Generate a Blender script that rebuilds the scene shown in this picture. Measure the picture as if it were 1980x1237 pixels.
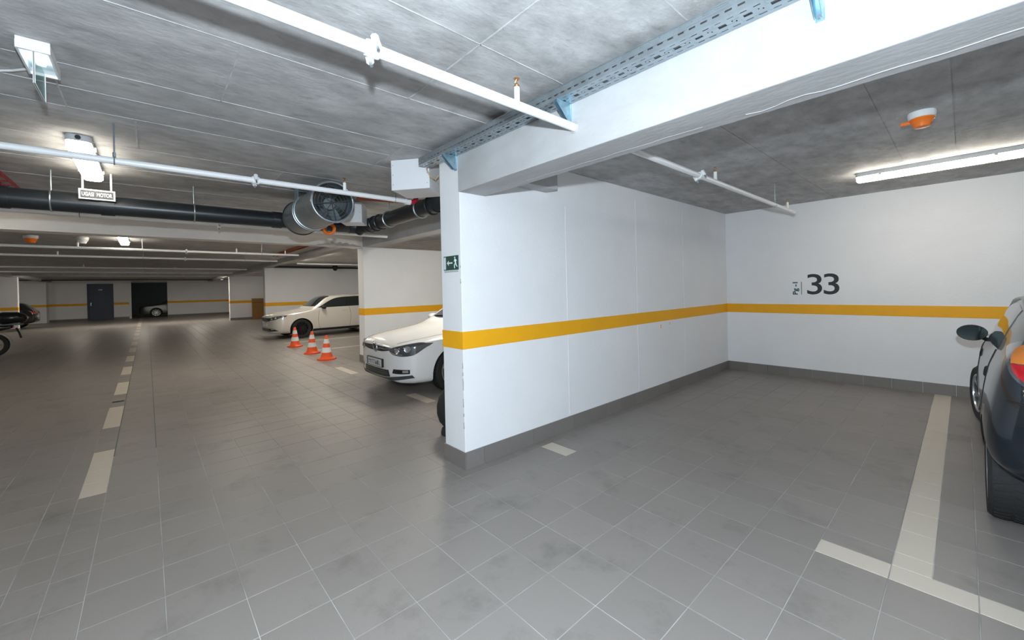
import bpy, bmesh, math, random
import numpy as np
from mathutils import Vector, Matrix
from mathutils.bvhtree import BVHTree

random.seed(7)
S = bpy.context.scene
for o in list(bpy.data.objects):
    bpy.data.objects.remove(o)
COL = S.collection

# ------------------------------------------------------------------ camera
F_PX, CY_PX = 785.09, 560.185
YAW, PITCH, ROLL = 0.8389, -0.0035, -0.0231
CAM = Vector((2.7906, -1.9434, 1.5))
fw = Vector((-math.sin(YAW) * math.cos(PITCH), math.cos(YAW) * math.cos(PITCH), math.sin(PITCH)))
rt = Vector((math.cos(YAW), math.sin(YAW), 0))
up = rt.cross(fw)
r2 = rt * math.cos(ROLL) + up * math.sin(ROLL)
u2 = -rt * math.sin(ROLL) + up * math.cos(ROLL)
cd = bpy.data.cameras.new('camera')
cam = bpy.data.objects.new('camera', cd)
COL.objects.link(cam)
m = Matrix((r2, u2, -fw)).transposed().to_4x4()
m.translation = CAM
cam.matrix_world = m
cd.sensor_fit = 'HORIZONTAL'
cd.sensor_width = 36
cd.lens = F_PX / 1980 * 36
cd.shift_y = -(618.5 - CY_PX) / 1980
cd.clip_start = 0.02
S.camera = cam

def proj(x, y, z):
    d = Vector((x, y, z)) - CAM
    w = d.dot(fw)
    if w < 0.05:
        return None
    return (990 + F_PX * d.dot(r2) / w, CY_PX - F_PX * d.dot(u2) / w)

# ------------------------------------------------------------------ world and light
W = bpy.data.worlds.new('world')
S.world = W
W.use_nodes = True
W.node_tree.nodes['Background'].inputs[0].default_value = (0.75, 0.85, 1, 1)
W.node_tree.nodes['Background'].inputs[1].default_value = 0.0
FLASH_W = 425.0
TUBE = 34.0
fl = bpy.data.lights.new('camera_flash', 'POINT')
fl.energy = FLASH_W
fl.color = (0.78, 0.90, 1.0)
fl.shadow_soft_size = 0.03
flo = bpy.data.objects.new('camera_flash', fl)
flo.location = (2.80, -1.96, 1.80)
COL.objects.link(flo)
S.view_settings.view_transform = 'Standard'
S.view_settings.look = 'None'
S.view_settings.gamma = 1
S.view_settings.use_curve_mapping = False
S.view_settings.exposure = 0.0

# ------------------------------------------------------------------ materials
MATS = {}
def mat(name, col, rough=0.5, metal=0.0, noise=0.0, nscale=8.0, bump=0.0, bscale=60.0, stretch=(1, 1, 1),
        rnd=0.0, island=0.0, emit=None, estr=0.0, spec=0.5, coat=0.0, coord='Object', alpha=1.0, trans=0.0,
        spots=None, detail=4.0):
    if name in MATS:
        return MATS[name]
    M = bpy.data.materials.new(name)
    M.use_nodes = True
    nt = M.node_tree
    B = nt.nodes['Principled BSDF']
    B.inputs['Roughness'].default_value = rough
    B.inputs['Metallic'].default_value = metal
    B.inputs['Specular IOR Level'].default_value = spec
    B.inputs['Coat Weight'].default_value = coat
    B.inputs['Coat Roughness'].default_value = 0.03
    B.inputs['Alpha'].default_value = alpha
    B.inputs['Transmission Weight'].default_value = trans
    c = nt.nodes.new('ShaderNodeRGB')
    c.outputs[0].default_value = (*col, 1)
    last = c.outputs[0]
    tc = nt.nodes.new('ShaderNodeTexCoord')
    mp = nt.nodes.new('ShaderNodeMapping')
    mp.inputs['Scale'].default_value = stretch
    if coord == 'World':
        g = nt.nodes.new('ShaderNodeNewGeometry')
        nt.links.new(g.outputs['Position'], mp.inputs[0])
    else:
        nt.links.new(tc.outputs[coord], mp.inputs[0])
    def hsv(last, fac_socket, amount):
        mr = nt.nodes.new('ShaderNodeMapRange')
        mr.inputs['To Min'].default_value = 1 - amount
        mr.inputs['To Max'].default_value = 1 + amount
        nt.links.new(fac_socket, mr.inputs['Value'])
        h = nt.nodes.new('ShaderNodeHueSaturation')
        nt.links.new(last, h.inputs['Color'])
        nt.links.new(mr.outputs[0], h.inputs['Value'])
        return h.outputs[0], mr
    if noise:
        n = nt.nodes.new('ShaderNodeTexNoise')
        n.inputs['Scale'].default_value = nscale
        n.inputs['Detail'].default_value = detail
        n.inputs['Roughness'].default_value = 0.65
        nt.links.new(mp.outputs[0], n.inputs['Vector'])
        last, mr = hsv(last, n.outputs['Fac'], noise)
        mr.inputs['From Min'].default_value = 0.25
        mr.inputs['From Max'].default_value = 0.75
    if rnd:
        oi = nt.nodes.new('ShaderNodeObjectInfo')
        last, _ = hsv(last, oi.outputs['Random'], rnd)
    if island:
        g = nt.nodes.new('ShaderNodeNewGeometry')
        last, _ = hsv(last, g.outputs['Random Per Island'], island)
    if spots:
        sc, lo, hi, scol = spots
        n = nt.nodes.new('ShaderNodeTexNoise')
        n.inputs['Scale'].default_value = sc
        n.inputs['Detail'].default_value = 6
        n.inputs['Roughness'].default_value = 0.7
        nt.links.new(mp.outputs[0], n.inputs['Vector'])
        mr = nt.nodes.new('ShaderNodeMapRange')
        mr.inputs['From Min'].default_value = lo
        mr.inputs['From Max'].default_value = hi
        nt.links.new(n.outputs['Fac'], mr.inputs['Value'])
        mx = nt.nodes.new('ShaderNodeMix')
        mx.data_type = 'RGBA'
        mx.inputs[7].default_value = (*scol, 1)
        nt.links.new(mr.outputs[0], mx.inputs[0])
        nt.links.new(last, mx.inputs[6])
        last = mx.outputs[2]
    nt.links.new(last, B.inputs['Base Color'])
    if bump:
        n = nt.nodes.new('ShaderNodeTexNoise')
        n.inputs['Scale'].default_value = bscale
        n.inputs['Detail'].default_value = 5
        nt.links.new(mp.outputs[0], n.inputs['Vector'])
        b = nt.nodes.new('ShaderNodeBump')
        b.inputs['Strength'].default_value = bump
        b.inputs['Distance'].default_value = 0.01
        nt.links.new(n.outputs['Fac'], b.inputs['Height'])
        nt.links.new(b.outputs[0], B.inputs['Normal'])
    if emit:
        B.inputs['Emission Color'].default_value = (*emit, 1)
        B.inputs['Emission Strength'].default_value = estr
    MATS[name] = M
    return M

TILE = mat('tile_grey', (0.243, 0.222, 0.207), 0.42, noise=0.07, nscale=260, rnd=0.035, bump=0.03, bscale=300, coord='World',
           spots=(2.3, 0.54, 0.80, (0.145, 0.135, 0.125)), spec=0.4)
TILEF = mat('tile_grey_field', (0.243, 0.222, 0.207), 0.42, noise=0.07, nscale=260, island=0.05, coord='World',
            spots=(2.3, 0.54, 0.80, (0.145, 0.135, 0.125)), spec=0.4)
BEIGE = mat('tile_beige', (0.54, 0.485, 0.41), 0.45, noise=0.06, nscale=220, coord='World', spec=0.4)
GROUT = mat('grout', (0.38, 0.365, 0.35), 0.9, noise=0.55, nscale=1.6, coord='World')
BASET = mat('tile_skirting', (0.205, 0.188, 0.177), 0.45, noise=0.10, nscale=90, rnd=0.06, coord='World')
WALL = mat('white_wall_paint', (0.85, 0.86, 0.88), 0.75, noise=0.03, nscale=1.6, bump=0.22, bscale=38, coord='World',
           spots=(55, 0.74, 0.80, (0.55, 0.55, 0.56)))
ORANGE = mat('orange_paint', (0.90, 0.43, 0.004), 0.6, noise=0.05, nscale=3, coord='World')
CONC = mat('concrete', (0.46, 0.458, 0.458), 0.85, noise=0.36, nscale=5.0, bump=0.3, bscale=34, stretch=(1.3, 0.7, 1), rnd=0.06,
           coord='World', spots=(7, 0.58, 0.76, (0.29, 0.28, 0.27)), detail=10)
CONCB = mat('concrete_beam', (0.46, 0.463, 0.468), 0.85, noise=0.16, nscale=2.6, bump=0.2, bscale=28, stretch=(0.6, 1.4, 1),
            coord='World', spots=(6, 0.64, 0.8, (0.40, 0.40, 0.40)), detail=8)
MORTAR = mat('mortar_ridge', (0.50, 0.50, 0.503), 0.9, noise=0.35, nscale=9, coord='World')
WPIPE = mat('white_pipe_paint', (0.85, 0.86, 0.87), 0.35, noise=0.03, nscale=5)
BRASS = mat('brass', (0.55, 0.32, 0.16), 0.3, metal=0.9)
GALV = mat('galvanised_steel', (0.40, 0.455, 0.49), 0.36, metal=0.85, noise=0.14, nscale=14)
ZINC = mat('blue_zinc_steel', (0.42, 0.62, 0.72), 0.28, metal=0.85, noise=0.25, nscale=25)
DARKST = mat('dark_steel', (0.10, 0.115, 0.12), 0.45, metal=0.6)
BLACKP = mat('black_plastic_pipe', (0.016, 0.020, 0.024), 0.32, noise=0.2, nscale=5, spots=(4, 0.62, 0.75, (0.06, 0.065, 0.07)))
BLACK = mat('black_rubber', (0.015, 0.016, 0.017), 0.7, noise=0.2, nscale=20)
BLACKG = mat('black_gloss_plastic', (0.012, 0.013, 0.015), 0.18)
WBOX = mat('white_duct_board', (0.78, 0.79, 0.81), 0.55, noise=0.02, nscale=4)
WPLAS = mat('white_plastic', (0.82, 0.83, 0.83), 0.35)
GREYPL = mat('grey_plastic', (0.45, 0.47, 0.49), 0.45)
OPLAS = mat('orange_plastic', (0.90, 0.20, 0.015), 0.35)
REDP = mat('red_paint', (0.42, 0.02, 0.03), 0.4)
REDBR = mat('red_brown_pipe', (0.30, 0.06, 0.02), 0.5)
WARM = (1.0, 0.92, 0.78)
GLOW = mat('lit_diffuser', (0.95, 0.95, 0.92), 0.4, emit=WARM, estr=TUBE)
GLOWH = mat('fill_diffuser_bright', (0.95, 0.95, 0.92), 0.4, emit=WARM, estr=60.0)  # only for unseen lamps added as fill
GLOWF = mat('fill_diffuser_strong', (0.95, 0.95, 0.92), 0.4, emit=WARM, estr=120.0)  # strongest level, only for the added unseen lamps
GLOWR = mat('lit_diffuser_row', (0.95, 0.95, 0.92), 0.4, emit=WARM, estr=38.0)
GLOWD = mat('lit_diffuser_dim', (0.95, 0.95, 0.92), 0.4, emit=WARM, estr=19.0)
GLOWC = mat('lit_led', (0.95, 0.97, 1.0), 0.4, emit=(0.80, 0.96, 1.0), estr=14.0)
WASH = mat('whitewashed_concrete', (0.86, 0.82, 0.77), 0.85, noise=0.10, nscale=2.5, bump=0.3, bscale=26, stretch=(1.6, 0.5, 1), coord='World', detail=8)
SIGNG = mat('sign_green', (0.0, 0.055, 0.042), 0.4)
SIGNW = mat('sign_white', (0.72, 0.82, 0.80), 0.4)
SIGNGREY = mat('sign_grey', (0.055, 0.06, 0.065), 0.5)
ACRY = mat('green_acrylic', (0.05, 0.30, 0.26), 0.08, trans=0.5, alpha=0.75)
TXTD = mat('number_paint', (0.028, 0.030, 0.038), 0.6)
TXTT = mat('teal_paint', (0.015, 0.10, 0.13), 0.6)
CARDB = mat('cardboard', (0.33, 0.17, 0.06), 0.85, noise=0.12, nscale=6)
DOORM = mat('blue_door_paint', (0.045, 0.065, 0.11), 0.45, noise=0.06, nscale=5)
CHROME = mat('chrome', (0.75, 0.76, 0.78), 0.12, metal=1.0)
GLASS = mat('car_glass', (0.020, 0.026, 0.028), 0.05, spec=0.6, coat=0.3)
PWHITE = mat('white_car_paint', (0.84, 0.85, 0.86), 0.25, coat=0.7)
PCREAM = mat('cream_car_paint', (0.66, 0.63, 0.58), 0.25, coat=0.7)
PDARK = mat('dark_blue_car_paint', (0.007, 0.013, 0.020), 0.22, coat=0.55, spec=0.35)
PBLACK = mat('black_car_paint', (0.008, 0.009, 0.011), 0.16, coat=1.0)
PSILV = mat('silver_car_paint', (0.20, 0.21, 0.21), 0.3, metal=0.5, coat=0.6)
TYRE = mat('tyre', (0.017, 0.017, 0.018), 0.75, bump=0.3, bscale=90)
ALLOY = mat('alloy_rim', (0.50, 0.51, 0.52), 0.3, metal=0.85)
ALLOYB = mat('black_rim', (0.02, 0.02, 0.022), 0.3, metal=0.3)
LAMPGL = mat('headlamp_glass', (0.10, 0.11, 0.12), 0.06, metal=0.35, coat=1.0)
LAMPW = mat('lamp_reflector', (0.80, 0.82, 0.84), 0.12, metal=0.9)
TAILR = mat('tail_red', (0.55, 0.012, 0.02), 0.12, coat=1.0)
TAILO = mat('tail_amber', (0.80, 0.25, 0.04), 0.12, coat=1.0)
PLATE = mat('plate_white', (0.62, 0.63, 0.65), 0.4)
PLATEB = mat('plate_blue', (0.05, 0.09, 0.25), 0.4)
CABLE = mat('tan_cable', (0.50, 0.36, 0.16), 0.6)
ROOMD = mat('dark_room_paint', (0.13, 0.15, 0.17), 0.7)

# ------------------------------------------------------------------ mesh helpers
class MB:
    def __init__(s):
        s.v, s.f, s.mi = [], [], []
    def add(s, verts, faces, mi=0):
        b = len(s.v)
        s.v += [tuple(x) for x in verts]
        s.f += [tuple(i + b for i in f) for f in faces]
        s.mi += [mi] * len(faces)
        return s
    def box(s, x0, x1, y0, y1, z0, z1, mi=0, ch=0.0):
        if ch <= 0:
            v = [(x, y, z) for z in (z0, z1) for y in (y0, y1) for x in (x0, x1)]
            return s.add(v, [(0, 2, 3, 1), (4, 5, 7, 6), (0, 1, 5, 4), (2, 6, 7, 3), (0, 4, 6, 2), (1, 3, 7, 5)], mi)
        bm = bmesh.new()
        bmesh.ops.create_cube(bm, size=1)
        for w in bm.verts:
            w.co = Vector(((x0 + x1) / 2 + w.co.x * (x1 - x0), (y0 + y1) / 2 + w.co.y * (y1 - y0), (z0 + z1) / 2 + w.co.z * (z1 - z0)))
        bmesh.ops.bevel(bm, geom=bm.edges[:], offset=ch, segments=2, affect='EDGES', profile=0.5)
        bm.verts.index_update()
        s.add([w.co for w in bm.verts], [[w.index for w in f.verts] for f in bm.faces], mi)
        bm.free()
        return s
    def tube(s, p, q, r, n=16, r1=None, caps=True, mi=0):
        p, q = Vector(p), Vector(q)
        d = (q - p).normalized()
        a = d.orthogonal().normalized()
        b = d.cross(a)
        r1 = r if r1 is None else r1
        vs = []
        for c, rr in ((p, r), (q, r1)):
            for k in range(n):
                t = 2 * math.pi * k / n
                vs.append(c + a * rr * math.cos(t) + b * rr * math.sin(t))
        fs = [(k, (k + 1) % n, n + (k + 1) % n, n + k) for k in range(n)]
        if caps:
            fs += [tuple(range(n - 1, -1, -1)), tuple(range(n, 2 * n))]
        return s.add(vs, fs, mi)
    def path(s, pts, r, n=10, mi=0):
        pts = [Vector(p) for p in pts]
        rings = []
        a = None
        for i, p in enumerate(pts):
            d = (pts[min(i + 1, len(pts) - 1)] - pts[max(i - 1, 0)]).normalized()
            if a is None:
                a = d.orthogonal().normalized()
            a = (a - d * a.dot(d)).normalized()
            b = d.cross(a)
            rings.append([p + a * r * math.cos(2 * math.pi * k / n) + b * r * math.sin(2 * math.pi * k / n) for k in range(n)])
        vs = [v for rg in rings for v in rg]
        fs = []
        for i in range(len(pts) - 1):
            for k in range(n):
                fs.append((i * n + k, i * n + (k + 1) % n, (i + 1) * n + (k + 1) % n, (i + 1) * n + k))
        fs += [tuple(range(n - 1, -1, -1)), tuple(range((len(pts) - 1) * n, len(pts) * n))]
        return s.add(vs, fs, mi)
    def lathe(s, prof, c=(0, 0, 0), axis=(0, 0, 1), n=32, mi=0, closed=False):
        """prof: list of (radius, height along axis)"""
        c, d = Vector(c), Vector(axis).normalized()
        a = d.orthogonal().normalized()
        b = d.cross(a)
        vs, fs = [], []
        for (r, h) in prof:
            for k in range(n):
                t = 2 * math.pi * k / n
                vs.append(c + d * h + (a * math.cos(t) + b * math.sin(t)) * max(r, 1e-4))
        m_ = len(prof)
        for i in range(m_ - (0 if closed else 1)):
            j = (i + 1) % m_
            for k in range(n):
                fs.append((i * n + k, i * n + (k + 1) % n, j * n + (k + 1) % n, j * n + k))
        return s.add(vs, fs, mi)
    def torus(s, c, axis, R, r, n=40, k=10, mi=0):
        return s.lathe([(R + r * math.cos(2 * math.pi * i / k), r * math.sin(2 * math.pi * i / k)) for i in range(k)], c, axis, n, mi, True)
    def prism(s, poly, o, ax, ay, depth, mi=0):
        """2-D polygon extruded along ax x ay by depth"""
        o, ax, ay = Vector(o), Vector(ax), Vector(ay)
        az = ax.cross(ay).normalized() * depth
        n = len(poly)
        vs = [o + ax * p[0] + ay * p[1] for p in poly] + [o + ax * p[0] + ay * p[1] + az for p in poly]
        fs = [tuple(range(n - 1, -1, -1)), tuple(range(n, 2 * n))] + [(k, (k + 1) % n, n + (k + 1) % n, n + k) for k in range(n)]
        return s.add(vs, fs, mi)
    def build(s, name, mats, parent=None, smooth=False, angle=40):
        me = bpy.data.meshes.new(name)
        off = Vector((0, 0, 0))
        me.from_pydata(s.v, [], s.f)
        if not isinstance(mats, (list, tuple)):
            mats = [mats]
        for x in mats:
            me.materials.append(x)
        if len(mats) > 1:
            me.polygons.foreach_set('material_index', s.mi)
        bm = bmesh.new()
        bm.from_mesh(me)
        bmesh.ops.recalc_face_normals(bm, faces=bm.faces)
        bm.to_mesh(me)
        bm.free()
        if smooth:
            me.shade_smooth()
            me.set_sharp_from_angle(angle=math.radians(angle))
        return link(name, me, parent)

def link(name, me, parent=None):
    o = bpy.data.objects.new(name, me)
    COL.objects.link(o)
    if parent is not None:
        o.parent = parent
        q = parent
        while q.parent is not None:
            q = q.parent
        if not q.get('local'):
            o.location = -Vector(root_loc(parent))
    return o
def root_loc(p):
    l = Vector(p.location)
    q = p.parent
    while q is not None:
        l = l + Vector(q.location)
        q = q.parent
    return l
def tag(o, label, cat, group=None):
    o['label'] = label
    o['category'] = cat
    if group:
        o['group'] = group
    return o
def struct(o, label=None):
    o['kind'] = 'structure'
    if label:
        o['label'] = label
    return o
def thing(name, label, cat, loc=(0, 0, 0), rz=0.0, group=None, local=False):
    o = bpy.data.objects.new(name, None)
    o.empty_display_size = 0.1
    o.location = loc
    o.rotation_euler = (0, 0, rz)
    COL.objects.link(o)
    if local:
        o['local'] = 1
    return tag(o, label, cat, group)
def text_mesh(txt, bold=0.0):
    cu = bpy.data.curves.new('t', 'FONT')
    cu.body = txt
    cu.size = 1
    cu.offset = bold
    cu.resolution_u = 6
    ob = bpy.data.objects.new('t', cu)
    COL.objects.link(ob)
    bpy.context.view_layer.update()
    dg = bpy.context.evaluated_depsgraph_get()
    me = bpy.data.meshes.new_from_object(ob.evaluated_get(dg))
    bpy.data.objects.remove(ob)
    v = [tuple(p.co[:2]) for p in me.vertices]
    f = [tuple(p.vertices) for p in me.polygons]
    bpy.data.meshes.remove(me)
    x0, x1 = min(p[0] for p in v), max(p[0] for p in v)
    y0, y1 = min(p[1] for p in v), max(p[1] for p in v)
    return [((a - x0) / (x1 - x0), (b - y0) / (y1 - y0)) for a, b in v], f
def put_text(name, txt, o, ax, ay, M, parent=None, bold=0.0):
    """text stretched to fill the rectangle o + ax, o + ay"""
    v, f = text_mesh(txt, bold)
    o, ax, ay = Vector(o), Vector(ax), Vector(ay)
    b = MB()
    b.add([o + ax * a + ay * c for a, c in v], f)
    return b.build(name, M, parent)

# ------------------------------------------------------------------ floor
H = 2.72
BY = 5.65                        # back wall of the bays
PX, PY = 0.3015, 0.3005
X0, Y0 = 2.517, -2.207
G = 0.0038                       # joint width
tiles = []                       # x0,x1,y0,y1,beige
i0, i1 = -int((2.517 + 44) / PX), int((6.2 - 2.517) / PX)
j0, j1 = -int((12 - 2.207) / PY) + 1, int((BY - Y0) / PY)
R0 = 10                          # row y 0.798 .. 1.0985
def put(xa, xb, ya, yb, b=0):
    tiles.append((xa, xb, ya, yb, b))
for i in range(i0, i1 + 1):
    xa, xb = X0 + i * PX, X0 + (i + 1) * PX
    for j in range(j0, j1 + 1):
        ya, yb = Y0 + j * PY, Y0 + (j + 1) * PY
        xm, ym = (xa + xb) / 2, (ya + yb) / 2
        hx, hy = xa + 0.15, ya + 0.15
        if j == -1:                                   # the row with the dashed lane mark
            put(xa, xb, ya, hy)
            continue
        if j == R0:
            beige = xm > 2.21 or 0.1 < xm < 0.41 or -5.6 < xm < -4.65 or -2.5 < xm < -1.9
            if beige:
                put(0.03 if 0.1 < xm < 0.41 else xa, xb, ya, hy, 1)
                if i == 0:
                    put(xa, hx, hy, yb, 1)
                    put(hx, xb, hy, yb)
                else:
                    put(xa, xb, hy, yb)
                continue
        if i in (0, -37, -45) and j > R0:
            put(xa, hx, ya, yb, 1)
            put(hx, xb, ya, yb)
            continue
        put(xa, xb, ya, yb)
seg = [(-1.655, 6.2, 0)]
for k in range(0, 16):
    a = -1.655 - 2.155 * k
    seg.append((a - 1.2, a, 1))
    seg.append((a - 2.155, a - 1.2, 0))
for a, b, bg in seg:
    n = 4 if bg else (26 if b > 0 else 3)
    for t in range(n):
        put(a + (b - a) * t / n, a + (b - a) * (t + 1) / n, Y0 - 0.1505, Y0, bg)

floor = struct(MB().box(-44, 6.3, -12.1, 5.75, -0.15, -0.0025).build('floor', GROUT),
               'grey tiled garage floor with pale joints and beige marking tiles')
def area(t):
    pr = [proj(a, b, 0) for a, b in ((t[0], t[2]), (t[1], t[2]), (t[1], t[3]), (t[0], t[3]))]
    if any(p is None for p in pr):
        return 0
    if t[0] < 0 and t[1] > -0.3 and t[2] > 0:
        return 0
    if not any(-20 < p[0] < 2000 and -20 < p[1] < 1257 for p in pr):
        return 0
    # hidden behind the near partition
    cx, cy = (t[0] + t[1]) / 2, (t[2] + t[3]) / 2
    if cx < 0 and cy > 0:
        yy = CAM.y + (cy - CAM.y) * (CAM.x - 0) / (CAM.x - cx)
        if yy > 0.05:
            return 0
    s = 0
    for k in range(4):
        a, b = pr[k], pr[(k + 1) % 4]
        s += a[0] * b[1] - b[0] * a[1]
    return abs(s) / 2
order = sorted(range(len(tiles)), key=lambda k: -area(tiles[k]))
near = set(order[:300])
TM = {}
def tile_mesh(w, d, bg):
    key = (round(w, 4), round(d, 4), bg)
    if key not in TM:
        a, b, c = w / 2 - G / 2, d / 2 - G / 2, 0.0012
        me = bpy.data.meshes.new('tile')
        v = [(-a, -b, -0.006), (a, -b, -0.006), (a, b, -0.006), (-a, b, -0.006), (-a, -b, -c), (a, -b, -c), (a, b, -c), (-a, b, -c),
             (-a + c, -b + c, 0), (a - c, -b + c, 0), (a - c, b - c, 0), (-a + c, b - c, 0)]
        f = [(8, 9, 10, 11)]
        for k in range(4):
            q = (k + 1) % 4
            f += [(k, q, 4 + q, 4 + k), (4 + k, 4 + q, 8 + q, 8 + k)]
        me.from_pydata(v, [], f)
        me.materials.append(BEIGE if bg else TILE)
        TM[key] = me
    return TM[key]
rest = MB()
for k, t in enumerate(tiles):
    if k in near:
        o = bpy.data.objects.new('tile', tile_mesh(t[1] - t[0], t[3] - t[2], t[4]))
        o.location = ((t[0] + t[1]) / 2, (t[2] + t[3]) / 2, random.uniform(-0.0004, 0.0002))
        o.parent = floor
        COL.objects.link(o)
    else:
        a, b, c, d = t[0] + G / 2, t[1] - G / 2, t[2] + G / 2, t[3] - G / 2
        rest.add([(a, c, 0), (b, c, 0), (b, d, 0), (a, d, 0), (a, c, -0.005), (b, c, -0.005), (b, d, -0.005), (a, d, -0.005)],
                 [(0, 1, 2, 3), (4, 5, 1, 0), (5, 6, 2, 1), (6, 7, 3, 2), (7, 4, 0, 3)], t[4])
o = rest.build('tile_field', [TILEF, BEIGE], floor)
o['kind'] = 'stuff'
# slotted drain cover in the lane mark
px_ = thing('floor_drain', 'narrow dark slot drain cover set in the lane marking row', 'drain', (-5.37, -2.28, 0))
MB().box(-5.41, -5.33, -2.35, -2.215, 0.0, 0.004).build('frame', DARKST, px_)
for k in range(3):
    MB().box(-5.40 + k * 0.025, -5.39 + k * 0.025, -2.34, -2.225, 0.004, 0.006).build('bar', BLACK, px_)

for yy in (Y0, Y0 + PY):
    MB().box(-30, -2.6, yy - 0.004, yy + 0.004, -0.004, 0.0006).build('expansion_joint', DARKST, floor)

# ------------------------------------------------------------------ ceiling
ceil = struct(MB().box(-44, 6.3, -12.1, 5.75, H + 0.004, H + 0.2).build('ceiling', CONC), 'raw grey concrete ceiling with formwork joints')
def panel(xa, xb, ya, yb, dz=0):
    MB().box(xa + 0.0015, xb - 0.0015, ya + 0.0015, yb - 0.0015, H + dz, H + 0.02).build('panel', CONC, ceil)
def ridge(xa, xb, ya, yb):
    MB().box(xa, xb, ya, yb, H - 0.0025, H + 0.01).build('joint_ridge', MORTAR, ceil)
xs = [6.0, 5.0, 4.25, 3.45, 2.70, 1.95, 1.195, 0.45, -0.315, -1.00, -1.75, -2.50, -3.25, -4.0, -4.75, -5.69]
offs = [0.3, 0.9, 1.5, 0.1, 0.7, -0.684, -0.684, -1.575, -0.3, -1.98, -0.9, -2.3, -1.4, -2.0, -1.1]
for k in range(len(xs) - 1):
    xa, xb = xs[k + 1], xs[k]
    ys = [-6.5]
    y = offs[k] % 2.0 - 8.0
    while y < -0.05:
        if y > -6.4 and y < -0.2:
            ys.append(y)
        y += 2.0
    ys.append(-0.02 if xb > -0.2 else 1.46)
    for q in range(len(ys) - 1):
        panel(xa, xb, ys[q], ys[q + 1], random.uniform(0, 0.002))
        if q:
            ridge(xa, xb, ys[q] - 0.004, ys[q] + 0.004)
    if xa > -5:
        ridge(xa - 0.0022, xa + 0.0022, -4.2, -0.03)
ridge(-0.644, -0.640, -3.0, -0.3)
for xa, xb in ((-0.0, 0.75), (0.75, 1.545), (1.545, 2.39), (2.39, 2.757), (2.757, 3.5), (3.5, 4.3), (4.3, 5.3)):
    ys = [0.27, 2.4 if xa < 1 else 3.1, BY]
    for q in range(2):
        panel(xa + 0.002, xb - 0.002, ys[q], ys[q + 1], random.uniform(0, 0.003))

# ------------------------------------------------------------------ walls
S0, S1 = 1.0007, 1.1469          # painted band
BH = 0.143                       # skirting height
def wall(name, x0, x1, y0, y1, z0=0.0, z1=H + 0.004, label=None, M=None, ch=0.004):
    return struct(MB().box(x0, x1, y0, y1, z0, z1, ch=ch).build(name, M or WALL), label)
def band(parent, x0, x1, y0, y1, e=0.0015, faces='all'):
    MB().box(x0 - e, x1 + e, y0 - e, y1 + e, S0, S1).build('painted_band', ORANGE, parent)
def skirting(name, runs, L=0.30, t=0.010):
    """runs: (p, q, normal) along which skirting tiles stand"""
    first = None
    root = bpy.data.objects.new(name, None)
    COL.objects.link(root)
    root['kind'] = 'structure'
    root['label'] = 'grey skirting tiles along the wall foot'
    for (p, q, nrm, start) in runs:
        p, q, nrm = Vector(p), Vector(q), Vector(nrm)
        d = (q - p)
        tot = d.length
        d.normalize()
        s = 0.0
        n = 0
        while s < tot - 0.01:
            e = min(tot, start if n == 0 else s + L)
            a = p + d * (s + 0.0015)
            b = p + d * (e - 0.0015)
            tt = t + random.uniform(-0.001, 0.001)
            c = [a, b, b + nrm * tt, a + nrm * tt]
            vs = [(w.x, w.y, 0.0) for w in c] + [(w.x, w.y, BH) for w in c]
            mb = MB().add(vs, [(0, 1, 2, 3), (7, 6, 5, 4), (0, 4, 5, 1), (1, 5, 6, 2), (2, 6, 7, 3), (3, 7, 4, 0)])
            mb.build('tile', BASET, root)
            s = e
            n += 1
    return root

w1 = wall('wall_center', -0.30, 0.0, 0.0, BY, label='white partition wall with an orange band beside the empty bay')
band(w1, -0.30, 0.0, 0.0, BY, 0.004)
random.seed(11)
for zz, hh in ((0.34, 0.05), (0.44, 0.03), (0.52, 0.07), (0.66, 0.10), (0.78, 0.03), (0.84, 0.05), (1.55, 0.04), (1.68, 0.02)):
    pts_ = [(random.uniform(-0.004, 0.0), zz + hh * k / 4) for k in range(5)] + [(0.006 + random.uniform(-0.003, 0.004), zz + hh * k / 4) for k in range(4, -1, -1)]
    MB().prism(pts_, (-0.008, -0.0007, 0), (1, 0, 0), (0, 0, 1), 0.003).build('edge_chip', CONC, w1)
for yy, ww, z0, z1 in ((1.345, 0.010, 0.16, 2.35), (2.713, 0.007, 0.16, 2.60), (4.005, 0.008, 0.16, 2.62)):
    MB().box(-0.001, 0.0035, yy - ww, yy + ww, z0, z1, ch=0.002).build('plaster_seam', WALL, w1)
for yy, zz, a, b in ((3.30, 0.93, 0.010, 0.055), (3.55, 0.955, 0.006, 0.04)):
    MB().box(-0.001, 0.002, yy - a, yy + a, zz - b / 2, zz + b / 2).build('paint_drip', ORANGE, w1)
skirting('baseboard_center', [((0, 0, 0), (0, BY, 0), (1, 0, 0), 0.19), ((-0.31, 0, 0), (0.01, 0, 0), (0, -1, 0), 0.32), ((-0.30, 0, 0), (-0.30, BY, 0), (-1, 0, 0), 0.3)])
wb = wall('wall_back', -44, 6.2, BY, BY + 0.2, label='white rear wall behind the empty bay with an orange band')
MB().box(-0.002, 6.2, BY - 0.004, BY + 0.01, S0, S1).build('painted_band', ORANGE, wb)
MB().box(-36, -0.3, BY - 0.004, BY + 0.01, S0, S1).build('painted_band', ORANGE, wb)
for xx in (3.027,):
    MB().box(xx - 0.002, xx + 0.002, BY - 0.002, BY + 0.01, 0.16, 2.7).build('plaster_seam', WALL, wb)
skirting('baseboard_back', [((0.01, BY, 0), (5.6, BY, 0), (0, -1, 0), 0.3)])
wall('wall_right', 5.9, 6.2, -12, BY, label='white wall at the right end of the garage')
wall('wall_left', -44, 6.2, -12.2, -12, label='white wall far across the lane')
w2 = wall('wall_second', -6.0, -5.70, 1.47, BY, 0, 2.45, label='white partition wall behind the nearer white car')
band(w2, -6.0, -5.70, 1.47, BY)
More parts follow.
